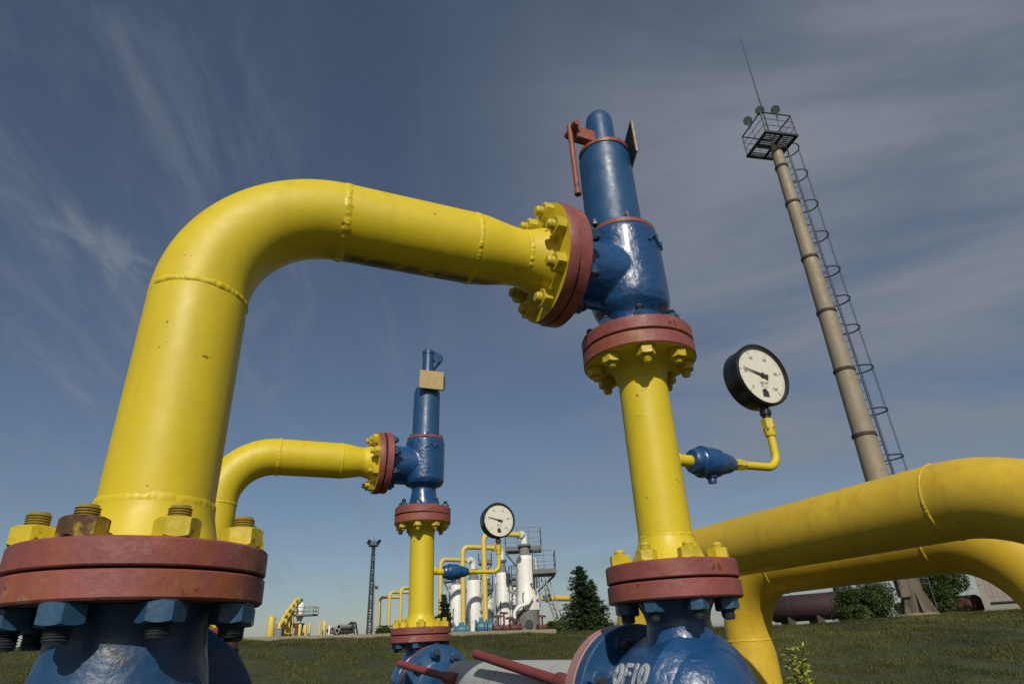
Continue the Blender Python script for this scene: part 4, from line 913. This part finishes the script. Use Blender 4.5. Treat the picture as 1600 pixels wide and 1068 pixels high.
for px, py, pe, Y, lb in ((455, 934, 466, 55, 'tallest ochre pipe bending over to the small white vessel'), (450, 941, 461, 54.5, 'ochre pipe second from the small white vessel'), (445, 948, 456, 54, 'ochre pipe third from the small white vessel'), (440, 957, 450, 53.5, 'ochre pipe fourth from the small white vessel'), (436, 967, 446, 53, 'lowest ochre pipe, farthest from the small white vessel')):
    gas_riser(px, py, Y, pe, .6, lb, .30)
# grey equipment cabinet left of the stair
c_ = at(434, 988, 53); z0 = g1(c_.x, 53); T = thing('equipment_cabinet', (c_.x, 53, z0), 0, 'low grey cabinet between the yellow drum and the stair', 'cabinet')
MB().box((0, 0, .6), (.7, .5, .5)).build('body', 'grey_steel', T, smooth=False); MB().box((0, 0, .9), (.8, .6, .06)).build('lid', 'rail_pale', T, smooth=False); MB().box((0, 0, .17), (.6, .4, .34)).build('base', 'dark_steel', T, smooth=False)
# pipe heap with dark sloping conveyor
Y = 54; a = at(515, 988, Y); e = at(553, 971, Y); f_ = at(558, 988, Y); z0 = g1(a.x, Y)
T = thing('loading_ramp', (a.x, Y, z0), 0, 'dark sloping steel ramp left of the lattice mast', 'ramp')
b = MB(); top = e-Vector((a.x, Y, z0)); ft = Vector((f_.x-a.x, 0, 0))
for yy in (-.5, .5):
    w = Vector((0, yy, 0)); b.bar(w, top+w, .16); b.bar(Vector((.7, yy, 0)), top+w-Z1*.35, .12); b.bar(top+w, ft+w, .16); b.bar(top*.6+w, Vector((top.x*.75, yy, 0)), .1)
b.build('frame', 'dark_steel', T, smooth=False); b = MB()
for k in range(7): q = top*((k+.5)/7); b.bar(q+Vector((0, -.5, 0)), q+Vector((0, .5, 0)), .1)
b.build('rungs', 'dark_steel', T, smooth=False)
for k, (px, py) in enumerate(((524, 985), (531, 983), (538, 985), (541, 979))):
    c_ = at(px, py, 53.2); c_.z = max(g1(c_.x, 53.2)+.16, c_.z) if k < 3 else c_.z
    T = thing('pale_pipe_length', c_, R(8), ('pale pipe end lowest left under the dark ramp', 'pale pipe end second from left under the dark ramp', 'pale pipe end at the right under the dark ramp', 'pale pipe end resting on top of the heap')[k], 'pipe', 'pale pipe lengths heaped under the ramp')
    MB().revolve([(.14, -1), (.20, -1), (.20, 1), (.14, 1)], fr((0, 0, 0), (.5, 1, 0)), 18, close=False).build('wall', 'wall', T)

# right background: tank wagon, red drum, shed
p0 = at(1212, 967, 40); p1 = at(1345, 964, 37); z0 = g1(p0.x, 40); z1 = g1(p1.x, 37)
T = thing('storage_tank', (p0.x, 40, z0), 0, 'long dark maroon tank lying behind the left bush', 'tank')
ht = height_at(p0.x, 40, 931)-z0; ht2 = height_at(p1.x, 37, 920)-z0; rt = ht/2-.14
u = Vector((p1.x-p0.x, -3, 0)); Lt = u.length; 
F = fr((0, 0, rt+.25), u, Z1); MB().revolve([(0, -.35), (rt*.5, -.3), (rt*.85, -.15), (rt, 0), (rt, Lt), (rt*.85, Lt+.15), (rt*.5, Lt+.3), (0, Lt+.35)], F, 40).build('shell', 'maroon', T)
for k in (.15, .5, .85): MB().box((u.x*k, u.y*k, .25), (.4, 1.2, .5)).build('saddle', 'mast_band', T, smooth=False)
for k in (.25, .75):
    MB().revolve([(rt+.015, Lt*k-.05), (rt+.015, Lt*k+.05)], F, 40).build('band', 'dark_steel', T)
MB().revolve([(.35, 0), (.35, .25), (.3, .3)], fr(u*.85+Z1*(rt*2+.2), Z1), 24).build('hatch', 'dark_steel', T)
c_ = at(1530, 952, 34); z0 = g1(c_.x, 34); hh = height_at(c_.x, 34, 928)-z0; r = hh/2
T = thing('red_drum', (c_.x, 34, z0), R(15), 'rounded dull red drum lying between bush and shed', 'drum')
MB().revolve([(0, -.12), (r*.6, -.08), (r, 0), (r, 1.6), (r*.6, 1.7), (0, 1.72)], fr((0, 0, r), Y1), 32).build('shell', 'brown', T); MB().box((0, .8, .1), (r*1.2, .9, .2)).build('cradle', 'dark_steel', T, smooth=False)
# shed
c0 = at(1550, 952, 33); z0 = g1(c0.x, 33)
T = thing('ribbed_shed', (c0.x, 33, z0), R(-40), 'pale grey ribbed shed at the right edge behind the bush', 'building')
hs = 3.6; Ws = 9
b = MB(); 
for k in range(int(Ws/.2)): b.box((.2*k+.1, -.004, hs/2+.35), (.09, .02, hs-.7))
b.box((Ws/2, .035, hs/2+.2), (Ws, .07, hs-.4)); b.build('cladding', 'clad', T, smooth=False)
MB().box((Ws/2, 3.1, hs/2), (Ws-.01, 5.9, hs-.02)).build('wall', 'wall', T, smooth=False)
MB().box((Ws/2-.02, -.03, .17), (Ws, .18, .36)).build('plinth', 'wall', T, smooth=False)
MB().box((Ws/2, -.06, .45), (Ws-.1, .06, .06)).build('base_rail', 'dark_steel', T, smooth=False)
MB().box((-.12, -.03, hs/2), (.26, .26, hs)).build('corner_post', 'rail_pale', T, smooth=False)
MB().box((Ws/2, 3.0, hs+.12), (Ws+.8, 6.6, .22)).build('roof', 'clad', T, smooth=False)
